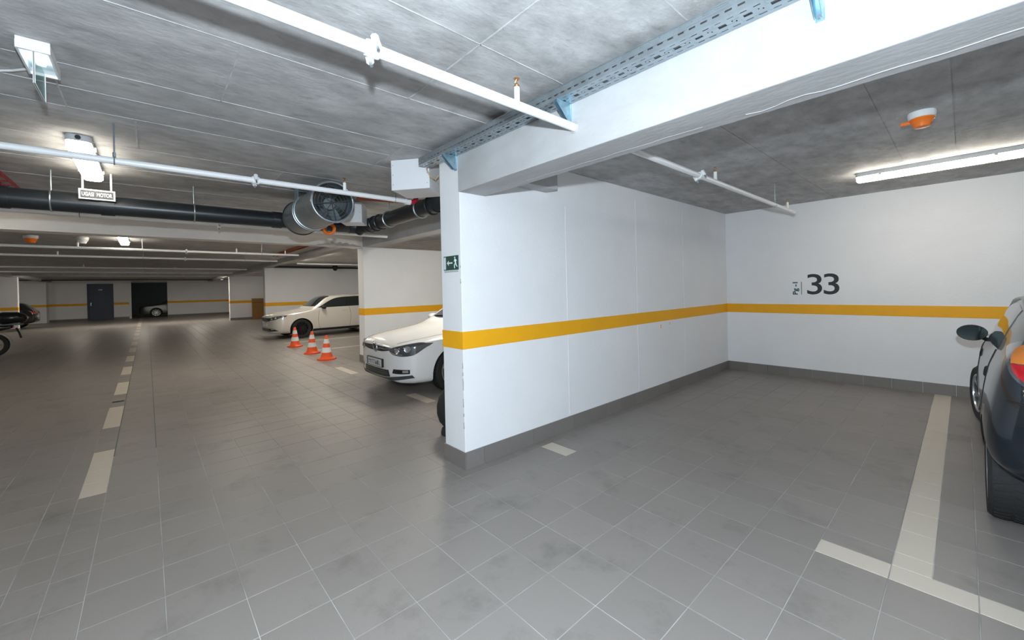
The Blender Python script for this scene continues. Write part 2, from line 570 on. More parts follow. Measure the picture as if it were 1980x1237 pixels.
skirting('baseboard_second', [((-5.70, 1.47, 0), (-5.70, BY, 0), (1, 0, 0), 0.2), ((-6.01, 1.47, 0), (-5.69, 1.47, 0), (0, -1, 0), 0.32)])
w3 = wall('wall_third', -16.4, -16.1, 1.6, BY, 0, 2.56, label='white partition wall behind the cream estate car')
band(w3, -16.4, -16.1, 1.6, BY)
skirting('baseboard_third', [((-16.1, 1.6, 0), (-16.1, BY, 0), (1, 0, 0), 0.3), ((-16.41, 1.6, 0), (-16.09, 1.6, 0), (0, -1, 0), 0.32)])
w4 = wall('wall_fourth', -26.3, -26.0, 1.65, BY, 0, 2.60, label='distant white partition wall beside the cardboard sheet')
band(w4, -26.3, -26.0, 1.65, BY)
skirting('baseboard_fourth', [((-26.0, 1.65, 0), (-26.0, BY, 0), (1, 0, 0), 0.3)])
w5 = wall('wall_across', -27.4, -27.1, -12, -6.5, label='white partition wall on the far left side of the lane')
band(w5, -27.4, -27.1, -12, -6.5)
skirting('baseboard_across', [((-27.1, -12, 0), (-27.1, -6.5, 0), (1, 0, 0), 0.3), ((-27.4, -6.5, 0), (-27.1, -6.5, 0), (0, 1, 0), 0.3)])
w6 = wall('wall_recess', -36.6, -35.6, -12, -6.65, label='white wall block behind the black car')
band(w6, -36.6, -35.6, -12, -6.65)
# the far wall with a blue door and an open doorway
XF = -36.5
far = bpy.data.objects.new('wall_far', None)
COL.objects.link(far)
struct(far, 'white end wall with a blue door and a dark open gateway')
def farp(y0, y1, z0, z1):
    MB().box(XF - 0.25, XF, y0, y1, z0, z1).build('wall_panel', WALL, far)
farp(-6.75, -4.95, 0, H); farp(-3.68, -2.78, 0, H); farp(-4.95, -3.68, 2.46, H); farp(-0.84, 5.6, 0, H); farp(-2.78, -0.84, 2.62, H)
for a, b in ((-6.75, -4.95), (-3.68, -2.78), (-0.84, 5.6)):
    MB().box(XF - 0.1, XF + 0.003, a, b, S0, S1).build('painted_band', ORANGE, far)
    MB().box(XF - 0.1, XF + 0.01, a, b, 0, BH).build('skirting_tile', BASET, far)
d1 = struct(MB().box(XF - 0.12, XF - 0.04, -4.88, -3.75, 0.01, 2.40, ch=0.004).build('door_1', DOORM), 'dark blue steel door in the far end wall')
fr = MB()
fr.box(XF - 0.14, XF + 0.02, -4.95, -4.88, 0, 2.46); fr.box(XF - 0.14, XF + 0.02, -3.75, -3.68, 0, 2.46); fr.box(XF - 0.14, XF + 0.02, -4.88, -3.75, 2.40, 2.46)
fr.build('door_frame', DOORM, d1)
MB().box(XF - 0.04, XF + 0.02, -4.80, -4.74, 0.98, 1.18).build('handle_plate', CHROME, d1)
MB().tube((XF + 0.03, -4.79, 1.07), (XF + 0.03, -4.64, 1.07), 0.012).build('handle', CHROME, d1)
MB().box(XF - 0.04, XF - 0.034, -4.42, -4.22, 2.02, 2.07).build('sign_plate', WPLAS, d1)
gate = bpy.data.objects.new('door_2', None)
COL.objects.link(gate)
struct(gate, 'open dark gateway in the far end wall')
MB().box(XF - 0.26, XF + 0.03, -2.90, -2.78, 0, H - 0.02).build('jamb', WPLAS, gate)
MB().box(XF - 0.30, XF - 0.05, -2.78, -0.84, 2.52, 2.60).build('lintel_rail', GREYPL, gate)
rm = MB()
rm.box(-43.9, -43.7, -8, 5.6, 0, H); rm.box(-43.8, XF - 0.26, -6.0, -5.8, 0, H); rm.box(-43.8, XF - 0.26, 5.4, 5.6, 0, H)
struct(rm.build('wall_gateway', ROOMD), 'dark room beyond the gateway')

# ------------------------------------------------------------------ beams
def beam(name, x0, x1, y0, y1, z0, z1, label, M=None):
    return struct(MB().box(x0, x1, y0, y1, z0, z1, ch=0.006).build(name, M or CONCB), label)
bA = beam('ceiling_beam', 0.0, 6.0, -0.012, 0.272, 2.31, H + 0.01, 'long pale concrete beam over the front of the empty bay')
# trowel lips and a crack along the soffit
random.seed(3)
lip = [(2.10 + k * 0.06, 0.212 + 0.02 * math.sin(k * 1.3) * (1 if k < 6 else 0.3) - 0.004 * k * 0.3, 2.3085) for k in range(30)]
MB().path(lip, 0.0022, 6).build('plaster_lip', CONCB, bA)
MB().path([(0.6 + k * 0.1, 0.20 + 0.006 * math.sin(k * 2.1), 2.309) for k in range(14)], 0.0016, 6).build('plaster_lip', CONCB, bA)
for xx in (2.535, 2.661):
    MB().box(xx - 0.004, xx + 0.004, -0.0145, -0.01, 2.33, 2.6).build('plaster_seam', CONCB, bA)
beam('ceiling_beam', 0.0, 0.16, 0.27, 1.05, 2.45, H + 0.01, 'short concrete haunch on top of the near partition wall')
beam('ceiling_beam', -6.0, -0.3, 1.47, 1.75, 2.45, H + 0.01, 'concrete beam above the nearer white car')
b2 = beam('ceiling_beam', -6.0, -5.70, -12, 1.468, 2.44, H + 0.01, 'whitewashed concrete beam crossing the lane beyond the fan', WASH)
rag = [(0.55 + 0.05 * k, 2.447 + (0.0 if k in (0, 18) else 0.0)) for k in range(19)]
top_ = [(0.55 + 0.05 * k, 2.455 + 0.075 * math.sin(math.pi * k / 18) * (0.8 + 0.25 * math.sin(k * 2.3))) for k in range(18, -1, -1)]
MB().prism([(y_, z_) for y_, z_ in rag + top_], (-5.7005, 0, 0), (0, 1, 0), (0, 0, 1), 0.002).build('bare_patch', CONC, b2)
beam('ceiling_beam', -36.4, -6.0, 1.55, 1.83, 2.57, H + 0.01, 'distant concrete beam running above the cream estate car')
beam('ceiling_beam', -26.3, -26.0, -12, 1.55, 2.60, H + 0.01, 'distant concrete beam crossing the lane before the blue door')
beam('ceiling_beam', -36.4, -6.0, -6.8, -6.5, 2.57, H + 0.01, 'distant concrete beam along the left side of the lane')
beam('ceiling_beam', -5.7, 5.9, -6.8, -6.5, 2.45, H + 0.01, 'concrete beam left of the camera along the lane')
# ------------------------------------------------------------------ lamps
def tube_lamp(label, cx, cy, along, L=1.27, wd=0.13, ht=0.095, z=H, group=None, tint=GLOW):
    t = thing('ceiling_lamp', label, 'lamp', (cx, cy, z - ht), group=group)
    ax = Vector((1, 0, 0)) if along == 'x' else Vector((0, 1, 0))
    ay = Vector((-ax.y, ax.x, 0))
    def cap(poly_w, l, z0, z1, rr, nm, M, taper=1.0):
        pts = []
        for sx, sy, a0 in ((1, 1, 0), (-1, 1, 90), (-1, -1, 180), (1, -1, 270)):
            for k in range(5):
                a = math.radians(a0 + 22.5 * k)
                pts.append((sx * (l / 2 - rr) + rr * math.cos(a), sy * (poly_w / 2 - rr) + rr * math.sin(a)))
        n = len(pts)
        vs = []
        for zz, sc in ((z1, 1.0), (z0 + (z1 - z0) * 0.3, 1.0), (z0, taper)):
            for p in pts:
                q = Vector((cx, cy, 0)) + ax * (p[0] * (1 - (1 - sc) * poly_w / l)) + ay * p[1] * sc
                vs.append((q.x, q.y, zz))
        fs = [tuple(range(n)), tuple(range(3 * n - 1, 2 * n - 1, -1))]
        for r in range(2):
            fs += [(r * n + k, r * n + (k + 1) % n, (r + 1) * n + (k + 1) % n, (r + 1) * n + k) for k in range(n)]
        MB().add(vs, fs).build(nm, M, t, smooth=True)
    cap(wd, L, z - ht * 0.45, z, 0.04, 'housing', GREYPL)
    cap(wd * 0.97, L - 0.01, z - ht, z - ht * 0.45, 0.04, 'diffuser', tint, 0.8)
    for s in (-0.33, 0.33):
        c = Vector((cx, cy, 0)) + ax * s * L
        for w in (-1, 1):
            p = c + ay * w * (wd / 2 + 0.003)
            MB().box(p.x - 0.012, p.x + 0.012, p.y - 0.012, p.y + 0.012, z - ht * 0.6, z - ht * 0.3).build('clip', GREYPL, t)
    e = Vector((cx, cy, z - ht * 0.22)) + ax * (L / 2)
    MB().tube(e, e + ax * 0.012, 0.016, 12).build('cable_gland', BLACK, t)
    return t
tube_lamp('long lit batten lamp on the ceiling of the empty bay', 2.60, 4.15, 'x', 1.25, 0.11, 0.10)
tube_lamp('lit batten lamp above the hanging engine notice', -2.20, -2.305, 'x', 1.20, 0.14, 0.10, tint=GLOWD)
tube_lamp('small lit lamp seen beyond the crossing beam', -8.72, -2.28, 'x', 1.20, 0.14, 0.10, tint=GLOWD)
tube_lamp('unseen fill lamp added just behind the crossing beam', -6.75, -0.6, 'x', 1.20, tint=GLOWH)  # added out of sight to brighten the lane past the beam
tube_lamp('unseen fill lamp added just behind the distant crossing beam', -27.0, 0.3, 'x', 1.20, 0.14, 0.06, tint=GLOWF)  # added behind the beam to brighten the far end wall
tube_lamp('unseen fill lamp added behind the distant crossing beam on the left', -26.95, -4.5, 'x', 1.20, 0.14, 0.06, tint=GLOWH)  # added out of sight to lift the far left
tube_lamp('unseen fill lamp added at the left of the lane before the crossing beam', -4.5, -4.05, 'y', 1.27, tint=GLOWD)  # added outside the frame to brighten the crossing beam
tube_lamp('unseen fill lamp added behind the middle of the distant crossing beam', -27.0, -2.2, 'x', 1.20, 0.14, 0.06, tint=GLOWF)  # another added lamp, hidden by the beam, brightening the end wall
tube_lamp('unseen fill lamp added in the room beyond the gateway', -40.5, 3.0, 'x', 1.27)  # added out of sight to lift the gateway room
for x_ in (-3.0, -8.2, -10.8, -13.4, -18.6, -21.2, -23.8, -29.0, -32.5):  # row of added lamps hidden by beams, brightening the right bays
    tube_lamp('unseen fill lamp added in the bays on the right behind a beam', x_, 2.08, 'x', 1.27, 0.13, 0.06, tint=GLOWF if x_ > -5 else GLOWH if x_ > -14 else GLOWD, group='added fill lamps in the bays on the right')
for x_ in (-8.5, -13.0, -17.5, -22.0, -30.5):  # row of added unseen lamps brightening the left side
    tube_lamp('unseen fill lamp added in the bays across the lane on the left', x_, -8.4, 'x', 1.27, tint=GLOWH, group='added fill lamps in the bays on the left')

# emergency exit luminaire with a hanging plate
t = thing('exit_luminaire', 'bright emergency exit lamp with a hanging green plate at the upper left', 'lamp', (-0.265, -2.32, H - 0.055))
MB().box(-0.42, -0.11, -2.375, -2.265, H - 0.02, H, ch=0.003).build('base', WPLAS, t)
for a, b, c, d in ((-0.42, -0.41, -2.375, -2.265), (-0.12, -0.11, -2.375, -2.265), (-0.41, -0.12, -2.375, -2.367), (-0.41, -0.12, -2.273, -2.265)):
    MB().box(a, b, c, d, H - 0.055, H - 0.02).build('frame_bar', WPLAS, t)
MB().box(-0.33, -0.20, -2.335, -2.305, H - 0.035, H - 0.02).build('led_bar', GLOWC, t)
MB().box(-0.41, -0.12, -2.367, -2.273, H - 0.042, H - 0.040).build('cover', mat('clear_cover', (0.45, 0.55, 0.60), 0.1, alpha=0.35), t)
pl = MB().box(-0.405, -0.125, -2.322, -2.318, H - 0.20, H - 0.05).build('plate', ACRY, t)
for a, b, c, d in ((-0.405, -0.40, H - 0.20, H - 0.05), (-0.13, -0.125, H - 0.20, H - 0.05), (-0.40, -0.13, H - 0.20, H - 0.195)):
    MB().box(a, b, -2.324, -2.316, c, d).build('plate_edge', WPLAS, pl)
MB().path([(-0.42, -2.34, H - 0.012), (-0.55, -2.45, H - 0.01), (-0.80, -2.75, H - 0.01), (-1.1, -3.2, H - 0.01)], 0.006, 8).build('cable', WPLAS, t)

# ------------------------------------------------------------------ hanging engine notice
t = thing('hanging_notice', 'small framed notice about switching off the engine hanging below the lamp', 'sign', (-2.82, -2.285, 2.45))
MB().box(-2.826, -2.814, -2.411, -2.159, 2.450, 2.548, ch=0.002).build('panel', WPLAS, t)
MB().box(-2.8145, -2.8125, -2.398, -2.172, 2.463, 2.535).build('grey_field', SIGNGREY, t)
put_text('lettering', 'UGASI  MOTOR', (-2.8115, -2.389, 2.480), (0, 0.208, 0), (0, 0, 0.038), WPLAS, t, 0.02)
for yy in (-2.382, -2.188):
    MB().box(-2.823, -2.817, yy - 0.007, yy + 0.007, 2.545, H).build('hanger_strap', WPLAS, t)

# ------------------------------------------------------------------ sprinkler pipes
def coupling(t, c, ax, r):
    c, ax = Vector(c), Vector(ax).normalized()
    mb = MB()
    mb.lathe([(r, -0.026), (r * 1.32, -0.026), (r * 1.38, -0.015), (r * 1.38, 0.015), (r * 1.32, 0.026), (r, 0.026)], c, ax, 24)
    k = mb.build('coupling', WPIPE, t, smooth=True)
    side = ax.cross(Vector((0, 0, 1))).normalized()
    side = (side + Vector((0, 0, 0.5))).normalized()
    for s in (-1, 1):
        p = c + side * s * r * 1.6
        w = side.cross(ax).normalized()
        MB().tube(p - w * 0.024, p + w * 0.024, 0.016, 8).build('lug', WPIPE, k)
        MB().tube(p - w * 0.050, p + w * 0.036, 0.0065, 8).build('bolt', GALV, k)
        MB().tube(p + w * 0.024, p + w * 0.034, 0.012, 6).build('nut', GALV, k)
def sprinkler(t, x, y, z, h=0.075):
    k = MB().tube((x, y, z), (x, y, z + h), 0.015, 14).build('riser_stub', WPIPE, t, smooth=True)
    mb = MB()
    mb.lathe([(0.0, h), (0.011, h), (0.013, h + 0.012), (0.008, h + 0.018), (0.004, h + 0.022)], (x, y, z), (0, 0, 1), 10)
    for a in (0, math.pi):
        mb.path([(x + 0.010 * math.cos(a), y + 0.010 * math.sin(a), z + h + 0.012), (x + 0.014 * math.cos(a), y + 0.014 * math.sin(a), z + h + 0.028), (x, y, z + h + 0.045)], 0.0025, 6)
    mb.lathe([(0.0, h + 0.044), (0.016, h + 0.044), (0.016, h + 0.047), (0.0, h + 0.047)], (x, y, z), (0, 0, 1), 12)
    mb.build('sprinkler_head', BRASS, k)
def hanger(t, x, y, z, r, M=GALV, zt=H, d=0.005):
    mb = MB()
    mb.tube((x, y, z + r), (x, y, zt), d, 8)
    mb.torus((x, y, z), (0, 1, 0), r + 0.003, 0.004, 20, 6)
    mb.tube((x, y, z + r), (x, y, z + r + 0.035), d * 1.9, 6)
    mb.build('hanger', M, t)
def sprinkler_pipe(label, x, z, y0, y1, r, coup, heads, hang, group='white sprinkler pipes under the ceiling'):
    t = thing('sprinkler_pipe', label, 'pipe', (x, (y0 + y1) / 2, z - r), group=group)
    MB().tube((x, y0, z), (x, y1, z), r, 28).build('tube', WPIPE, t, smooth=True)
    for y in coup:
        coupling(t, (x, y, z), (0, 1, 0), r)
    for y in heads:
        sprinkler(t, x, y, z + r * 0.8)
    for y in hang:
        hanger(t, x, y, z, r)
    return t
t = sprinkler_pipe('white sprinkler pipe running through the beam into the empty bay', 1.238, 2.458, -9, 4.70, 0.0235, (-1.262, 1.714), (-0.482, 2.06, 4.40), (-3.4, 3.86))
MB().torus((1.238, -0.013, 2.458), (0, 1, 0), 0.029, 0.005, 24, 8).build('collar', CONCB, t)
t = sprinkler_pipe('white sprinkler pipe passing in front of the fan', -1.175, 2.457, -9, 0.14, 0.0235, (-1.25,), (-0.512,), (-2.096, -0.0))
MB().tube((-1.175, 0.125, 2.455), (-1.175, 0.175, 2.455), 0.035, 16).build('end_coupling', WPIPE, t, smooth=True)
MB().path([(-1.175, 0.175, 2.455), (-1.175, 0.215, 2.458), (-1.175, 0.245, 2.48), (-1.175, 0.25, 2.53)], 0.027, 16).build('red_elbow', REDP, t, smooth=True)
MB().lathe([(0.040, 0), (0.044, 0.01), (0.044, 0.03), (0.036, 0.035), (0.036, 0.19)], (-1.175, 0.25, 2.53), (0, 0, 1), 18).build('riser', WPIPE, t, smooth=True)
sprinkler_pipe('white sprinkler pipe just behind the black drain pipe', -3.95, 2.455, -9, 1.2, 0.024, (-1.2,), (), (-2.5, 0.2))
sprinkler_pipe('white sprinkler pipe first beyond the crossing beam', -8.35, 2.455, -9, 0.9, 0.024, (-1.3,), (-2.9, -0.4, 0.6), (-2.0, 0.1))
sprinkler_pipe('white sprinkler pipe second beyond the crossing beam', -10.6, 2.455, -9, 0.9, 0.024, (-1.2,), (-3.4,), (-2.0, 0.1))
sprinkler_pipe('white sprinkler pipe third beyond the crossing beam', -15.5, 2.455, -9, 0.9, 0.024, (-1.2,), (-3.4,), (-2.0, 0.1))
sprinkler_pipe('white sprinkler pipe fourth beyond the crossing beam', -19.0, 2.47, -9, 0.9, 0.024, (), (), (-2.0, 0.1))
t = thing('dark_tube', 'thin dark tube along the top of the far end wall', 'pipe', (-33, -2, 2.5))
MB().tube((-33.0, -8.5, 2.60), (-33.0, 2.2, 2.60), 0.035, 12).build('tube', BLACKP, t)  # thin dark tube just below the ceiling
t = thing('dark_tube', 'dark conduit in the bay above the cream estate car', 'pipe', (-15.9, 4, 2.6))
MB().tube((-15.9, 1.9, 2.60), (-15.9, BY, 2.60), 0.04, 12).build('tube', BLACKP, t)
t = thing('sprinkler_pipe', 'white pipe above the cream estate car', 'pipe', (-12.5, 4, 2.5), group='white sprinkler pipes under the ceiling')
MB().tube((-12.5, 1.9, 2.52), (-12.5, BY, 2.52), 0.028, 16).build('tube', WPIPE, t, smooth=True)
t = thing('dome_camera', 'black dome security camera above the cream estate car', 'camera', (-15.7, 4.23, 2.5))
MB().lathe([(0.0, 0.0), (0.05, 0.012), (0.08, 0.045), (0.095, 0.085)], (-15.7, 4.23, 2.45), (0, 0, 1), 20).build('dome', BLACKG, t, smooth=True)
MB().lathe([(0.0, 0.27), (0.10, 0.27), (0.11, 0.085), (0.095, 0.085)], (-15.7, 4.23, 2.45), (0, 0, 1), 20).build('base', BLACK, t, smooth=True)

# ------------------------------------------------------------------ black drain pipe
t = thing('drain_pipe', 'black plastic drain pipe hung across the lane behind the notice', 'pipe', (-2.95, -2.0, 2.32))
xb_, zb_, rb_ = -2.95, 2.425, 0.092
MB().tube((xb_, -9, zb_), (xb_, 0.39, zb_), rb_, 28).build('tube', BLACKP, t, smooth=True)
MB().tube((xb_ - 0.0, 0.39, zb_), (-0.98, 0.39, zb_), rb_, 28).build('tube', BLACKP, t, smooth=True)
mb = MB()
mb.path([(xb_, 0.18, zb_), (xb_ + 0.015, 0.29, zb_), (xb_ + 0.10, 0.375, zb_), (xb_ + 0.24, 0.39, zb_)], rb_ * 1.10, 24)
mb.build('bend', BLACKP, t, smooth=True)
MB().path([(xb_ + 0.18, 0.39, zb_ + 0.01), (xb_ + 0.10, 0.32, zb_ - 0.02), (xb_ + 0.02, 0.30, zb_ - 0.05)], rb_ * 0.9, 20).build('branch', BLACKP, t, smooth=True)
MB().path([(-1.05, 0.39, zb_), (-0.97, 0.39, zb_ + 0.01), (-0.92, 0.38, zb_ + 0.07), (-0.93, 0.30, zb_ + 0.17), (-0.95, 0.22, zb_ + 0.29)], rb_ * 0.95, 22).build('riser_bend', BLACKP, t, smooth=True)
for yy in (-2.90, -2.22, -0.72):
    MB().lathe([(rb_, -0.05), (rb_ * 1.10, -0.05), (rb_ * 1.10, 0.05), (rb_, 0.05)], (xb_, yy, zb_), (0, 1, 0), 28).build('socket', BLACKP, t, smooth=True)
for xx in (-2.55, -2.38, -2.12, -1.32, -1.08):
    MB().torus((xx, 0.39, zb_), (1, 0, 0), rb_ * 1.06, 0.010, 28, 8).build('clamp_ring', GALV if xx in (-2.12, -1.32) else BLACKP, t, smooth=True)
for yy in (-2.60, -1.535):
    mb = MB()
    mb.torus((xb_, yy, zb_), (0, 1, 0), rb_ + 0.004, 0.007, 28, 8)
    mb.tube((xb_, yy, zb_ + rb_), (xb_, yy, H), 0.007, 8)
    mb.build('hanger', GALV, t, smooth=True)
hx = MB()
hx.tube((-2.12, 0.39, zb_ + rb_), (-2.12, 0.39, H), 0.006, 8)
hx.build('hanger', GALV, t)

# ------------------------------------------------------------------ white duct boxes and small fittings
def rbox(name, label, cat, c, ang, lx, ly, z0, z1, M, screws=True):
    t = thing(name, label, cat, (c[0], c[1], z0), ang, local=True)
    MB().box(-lx / 2, lx / 2, -ly / 2, ly / 2, 0, z1 - z0, ch=0.003).build('casing', M, t)
    MB().box(-lx / 2 + 0.006, lx / 2 - 0.006, -ly / 2 - 0.003, -ly / 2, 0.006, z1 - z0 - 0.004).build('front_panel', M, t)
    for sx in (-1, 1):
        for k in range(3):
            MB().tube((sx * (lx / 2 - 0.02), -ly / 2 - 0.0045, 0.05 + k * (z1 - z0 - 0.1) / 2), (sx * (lx / 2 - 0.02), -ly / 2 - 0.003, 0.05 + k * (z1 - z0 - 0.1) / 2), 0.005, 8).build('screw', GREYPL, t)
    return t
rbox('duct_box', 'larger white duct box under the ceiling beside the cable tray end', 'duct box', (-0.735, 0.03), math.radians(38), 0.375, 0.36, 2.44, H, WBOX)
rbox('duct_box', 'smaller white duct box beside the fan above the black pipe', 'duct box', (-2.58, 0.104), math.radians(56), 0.27, 0.30, 2.395, 2.655, WBOX)
t = thing('orange_sleeve', 'orange plastic sleeve hanging under the fan', 'sleeve', (-2.5, -0.2, 2.2))
MB().torus((-2.56, -0.22, 2.305), (0.85, -0.4, 0.1), 0.062, 0.020, 32, 10).build('ring', OPLAS, t, smooth=True)
MB().lathe([(0.05, 0), (0.052, 0.16)], (-2.56, -0.22, 2.305), (-0.85, 0.4, 0.1), 24).build('tail', OPLAS, t, smooth=True)
MB().tube((-2.56, -0.22, 2.375), (-2.56, -0.22, H), 0.002, 6).build('hanger_wire', GALV, t)
t = thing('red_brown_pipe', 'rust red pipe behind the white sprinkler pipe near the fan', 'pipe', (-1.6, 0, 2.5))
MB().tube((-1.62, -0.22, 2.52), (-1.50, 0.26, 2.525), 0.020, 14).build('tube', REDBR, t, smooth=True)
t = thing('cable_ladder', 'dark red cable ladder on the ceiling at the left edge', 'cable ladder', (-3.7, -2.97, H - 0.07))
for yy in (-3.02, -2.93):
    MB().box(-5.6, -2.6, yy - 0.006, yy + 0.006, H - 0.06, H - 0.03).build('rail', REDP, t)
for k in range(14):
    MB().box(-2.70 - k * 0.2, -2.675 - k * 0.2, -3.02, -2.93, H - 0.055, H - 0.045).build('rung', REDP, t)
t = thing('cable_ladder', 'copper coloured cable ladder under the beam beyond the fan', 'cable ladder', (-9, 0.6, H - 0.1))
for yy in (0.98, 1.08):
    MB().box(-11.5, -6.2, yy - 0.006, yy + 0.006, H - 0.06, H).build('rail', REDBR, t)
for k in range(18):
    MB().box(-6.4 - k * 0.28, -6.37 - k * 0.28, 0.98, 1.08, H - 0.05, H - 0.03).build('rung', REDBR, t)

# ------------------------------------------------------------------ jet fan
FX0, FX1, FY, FZ, FR = -1.62, -2.80, -0.475, 2.450, 0.205
t = thing('jet_fan', 'cylindrical galvanised jet fan hung under the ceiling', 'fan', ((FX0 + FX1) / 2, FY, FZ - FR))
MB().lathe([(FR * 0.97, 0), (FR, 0.0), (FR, FX0 - FX1), (FR * 0.97, FX0 - FX1)], (FX1, FY, FZ), (1, 0, 0), 48).build('casing', GALV, t, smooth=True)
MB().lathe([(FR * 0.965, FX0 - FX1 - 0.02), (FR * 0.965, 0.02)], (FX1, FY, FZ), (1, 0, 0), 48).build('lining', GALV, t, smooth=True)
MB().torus((FX0, FY, FZ), (1, 0, 0), FR + 0.004, 0.014, 56, 10).build('rim', WBOX if False else GALV, t, smooth=True)
MB().torus((FX1, FY, FZ), (1, 0, 0), FR + 0.002, 0.010, 48, 8).build('rear_rim', BLACKP, t, smooth=True)
gr = MB()
for k in range(1, 6):
    gr.torus((FX0 - 0.035, FY, FZ), (1, 0, 0), FR * 0.17 * k, 0.0016, 40, 6)
gr.build('guard_ring', GALV, t)
for k in range(8):
    a = math.pi * k / 4 + 0.2
    MB().tube((FX0 - 0.038, FY, FZ), (FX0 - 0.038, FY + FR * math.cos(a), FZ + FR * math.sin(a)), 0.004 if k % 2 else 0.007, 6).build('guard_spoke', DARKST, t)
MB().lathe([(0.0, 0.0), (0.06, 0.0), (0.075, -0.03), (0.075, -0.25), (0.0, -0.25)], (FX0 - 0.12, FY, FZ), (1, 0, 0), 24).build('motor', GALV, t, smooth=True)
for k in range(6):
    a = math.pi * k / 3
    c, s_ = math.cos(a), math.sin(a)
    v = []
    for rr in (0.07, 0.19):
        for w in (-1, 1):
            v.append((FX0 - 0.16 + w * 0.03, FY + rr * c - w * 0.035 * s_, FZ + rr * s_ + w * 0.035 * c))
    MB().add(v, [(0, 1, 3, 2)]).build('blade', GALV, t)
for xx in (-2.36, -2.30):
    MB().lathe([(FR + 0.001, -0.02), (FR + 0.010, -0.018), (FR + 0.010, 0.018), (FR + 0.001, 0.02)], (xx, FY, FZ), (1, 0, 0), 48).build('strap', GALV, t, smooth=True)
for yy in (FY - 0.17, FY + 0.17):
    MB().box(-2.40, -2.26, yy - 0.004, yy + 0.004, FZ + 0.10, H).build('bracket', ZINC, t)
    MB().box(-2.42, -2.24, yy - 0.05, yy + 0.05, H - 0.006, H).build('bracket_foot', ZINC, t)
MB().box(-2.37, -2.29, FY - 0.17, FY + 0.17, FZ + FR + 0.012, FZ + FR + 0.018).build('cross_bar', ZINC, t)
for k in range(6):
    a = k * 1.05
    MB().tube((FX0 - 0.03, FY + FR * math.cos(a), FZ + FR * math.sin(a)), (FX0 - 0.03, FY + (FR + 0.008) * math.cos(a), FZ + (FR + 0.008) * math.sin(a)), 0.006, 6).build('rivet', GALV, t)

# ------------------------------------------------------------------ perforated cable tray
TX0, TX1, TY0, TY1, TZ0, TZ1 = -0.42, 5.4, -0.135, -0.016, 2.606, 2.668
t = thing('cable_tray', 'perforated galvanised cable tray along the top of the beam', 'cable tray', (2.4, -0.07, 2.606))
def plate(name, u0, u1, vs, holes, period, fn, M, parent):
    """sheet over u0..u1 and the v cuts; holes: (u_a,u_b,row) within a period are left open"""
    mb = MB()
    nper = int(round((u1 - u0) / period))
    for q in range(nper):
        base = u0 + q * period
        for r in range(len(vs) - 1):
            hs = sorted([h for h in holes if h[2] == r])
            u = 0.0
            spans = []
            for a, b, _ in hs:
                spans.append((u, a)); u = b
            spans.append((u, period))
            for a, b in spans:
                if b - a > 1e-6:
                    mb.add([fn(base + a, vs[r]), fn(base + b, vs[r]), fn(base + b, vs[r + 1]), fn(base + a, vs[r + 1])], [(0, 1, 2, 3)])
    o = mb.build(name, M, parent)
    md = o.modifiers.new('thickness', 'SOLIDIFY')
    md.thickness = 0.0012
    return o
plate('base_sheet', TX0, TX1, [TY0, TY0 + 0.018, TY0 + 0.024, TY0 + 0.046, TY0 + 0.056, TY0 + 0.066, TY0 + 0.090, TY0 + 0.097, TY1],
      [(0.010, 0.036, 1), (0.060, 0.086, 1), (0.014, 0.046, 3), (0.014, 0.046, 4), (0.068, 0.074, 3), (0.082, 0.088, 4), (0.012, 0.040, 6), (0.060, 0.090, 6)],
      0.100, lambda u, v: (u, v, TZ0), GALV, t)
plate('side_sheet', TX0, TX1, [TZ0, TZ0 + 0.018, TZ0 + 0.0265, TZ0 + 0.050, TZ0 + 0.053, TZ1],
      [(0.010, 0.038, 1), (0.060, 0.088, 1), (0.020, 0.025, 3), (0.070, 0.075, 3)], 0.100, lambda u, v: (u, TY0, v), GALV, t)
plate('rear_sheet', TX0, TX1, [TZ0, TZ1], [], 5.82, lambda u, v: (u, TY1, v), GALV, t)
MB().tube((TX0, TY0, TZ1), (TX1, TY0, TZ1), 0.0035, 8).build('rolled_edge', GALV, t, smooth=True)
MB().box(TX0, TX1, TY0 - 0.0015, TY0, TZ0 + 0.036, TZ0 + 0.041).build('bead', GALV, t)
for xx in (2.437, 1.202, -0.023):
    b = MB()
    b.prism([(0, 0), (0.125, 0), (0.125, -0.018), (0.03, -0.105), (0, -0.105)], (xx - 0.012, TY1 + 0.002, TZ0 - 0.001), (0, -1, 0), (0, 0, 1), 0.003)
    b.prism([(0, 0), (0.125, 0), (0.125, -0.018), (0.03, -0.105), (0, -0.105)], (xx + 0.012, TY1 + 0.002, TZ0 - 0.001), (0, -1, 0), (0, 0, 1), 0.003)
    b.box(xx - 0.015, xx + 0.015, TY1 - 0.001, TY1 + 0.003, TZ0 - 0.115, TZ0)
    b.box(xx - 0.015, xx + 0.015, TY1 - 0.125, TY1, TZ0 - 0.003, TZ0 - 0.001)
    k = b.build('bracket', ZINC, t)
    MB().tube((xx, TY1 - 0.010, TZ0 - 0.10), (xx, TY1 - 0.001, TZ0 - 0.10), 0.008, 6).build('bolt', GALV, k)
for k, (yy, M) in enumerate(((-0.05, BLACK), (-0.075, DARKST), (-0.10, BLACK))):
    MB().path([(TX0 - 0.0, yy, TZ0 + 0.010)] + [(TX0 + 0.4 * q, yy + 0.006 * math.sin(q * 1.7 + k), TZ0 + 0.009) for q in range(1, 14)], 0.006, 8).build('cable', M, t)
MB().path([(-0.40, -0.06, TZ0 + 0.01), (-0.46, -0.03, TZ0 - 0.01), (-0.45, 0.0, TZ0 - 0.07), (-0.41, 0.03, TZ0 - 0.10), (-0.36, 0.05, TZ0 - 0.05), (-0.38, 0.08, TZ0 - 0.02), (-0.45, 0.10, TZ0 - 0.06), (-0.50, 0.12, TZ0 - 0.10)], 0.006, 8).build('cable_loop', CABLE, t, smooth=True)

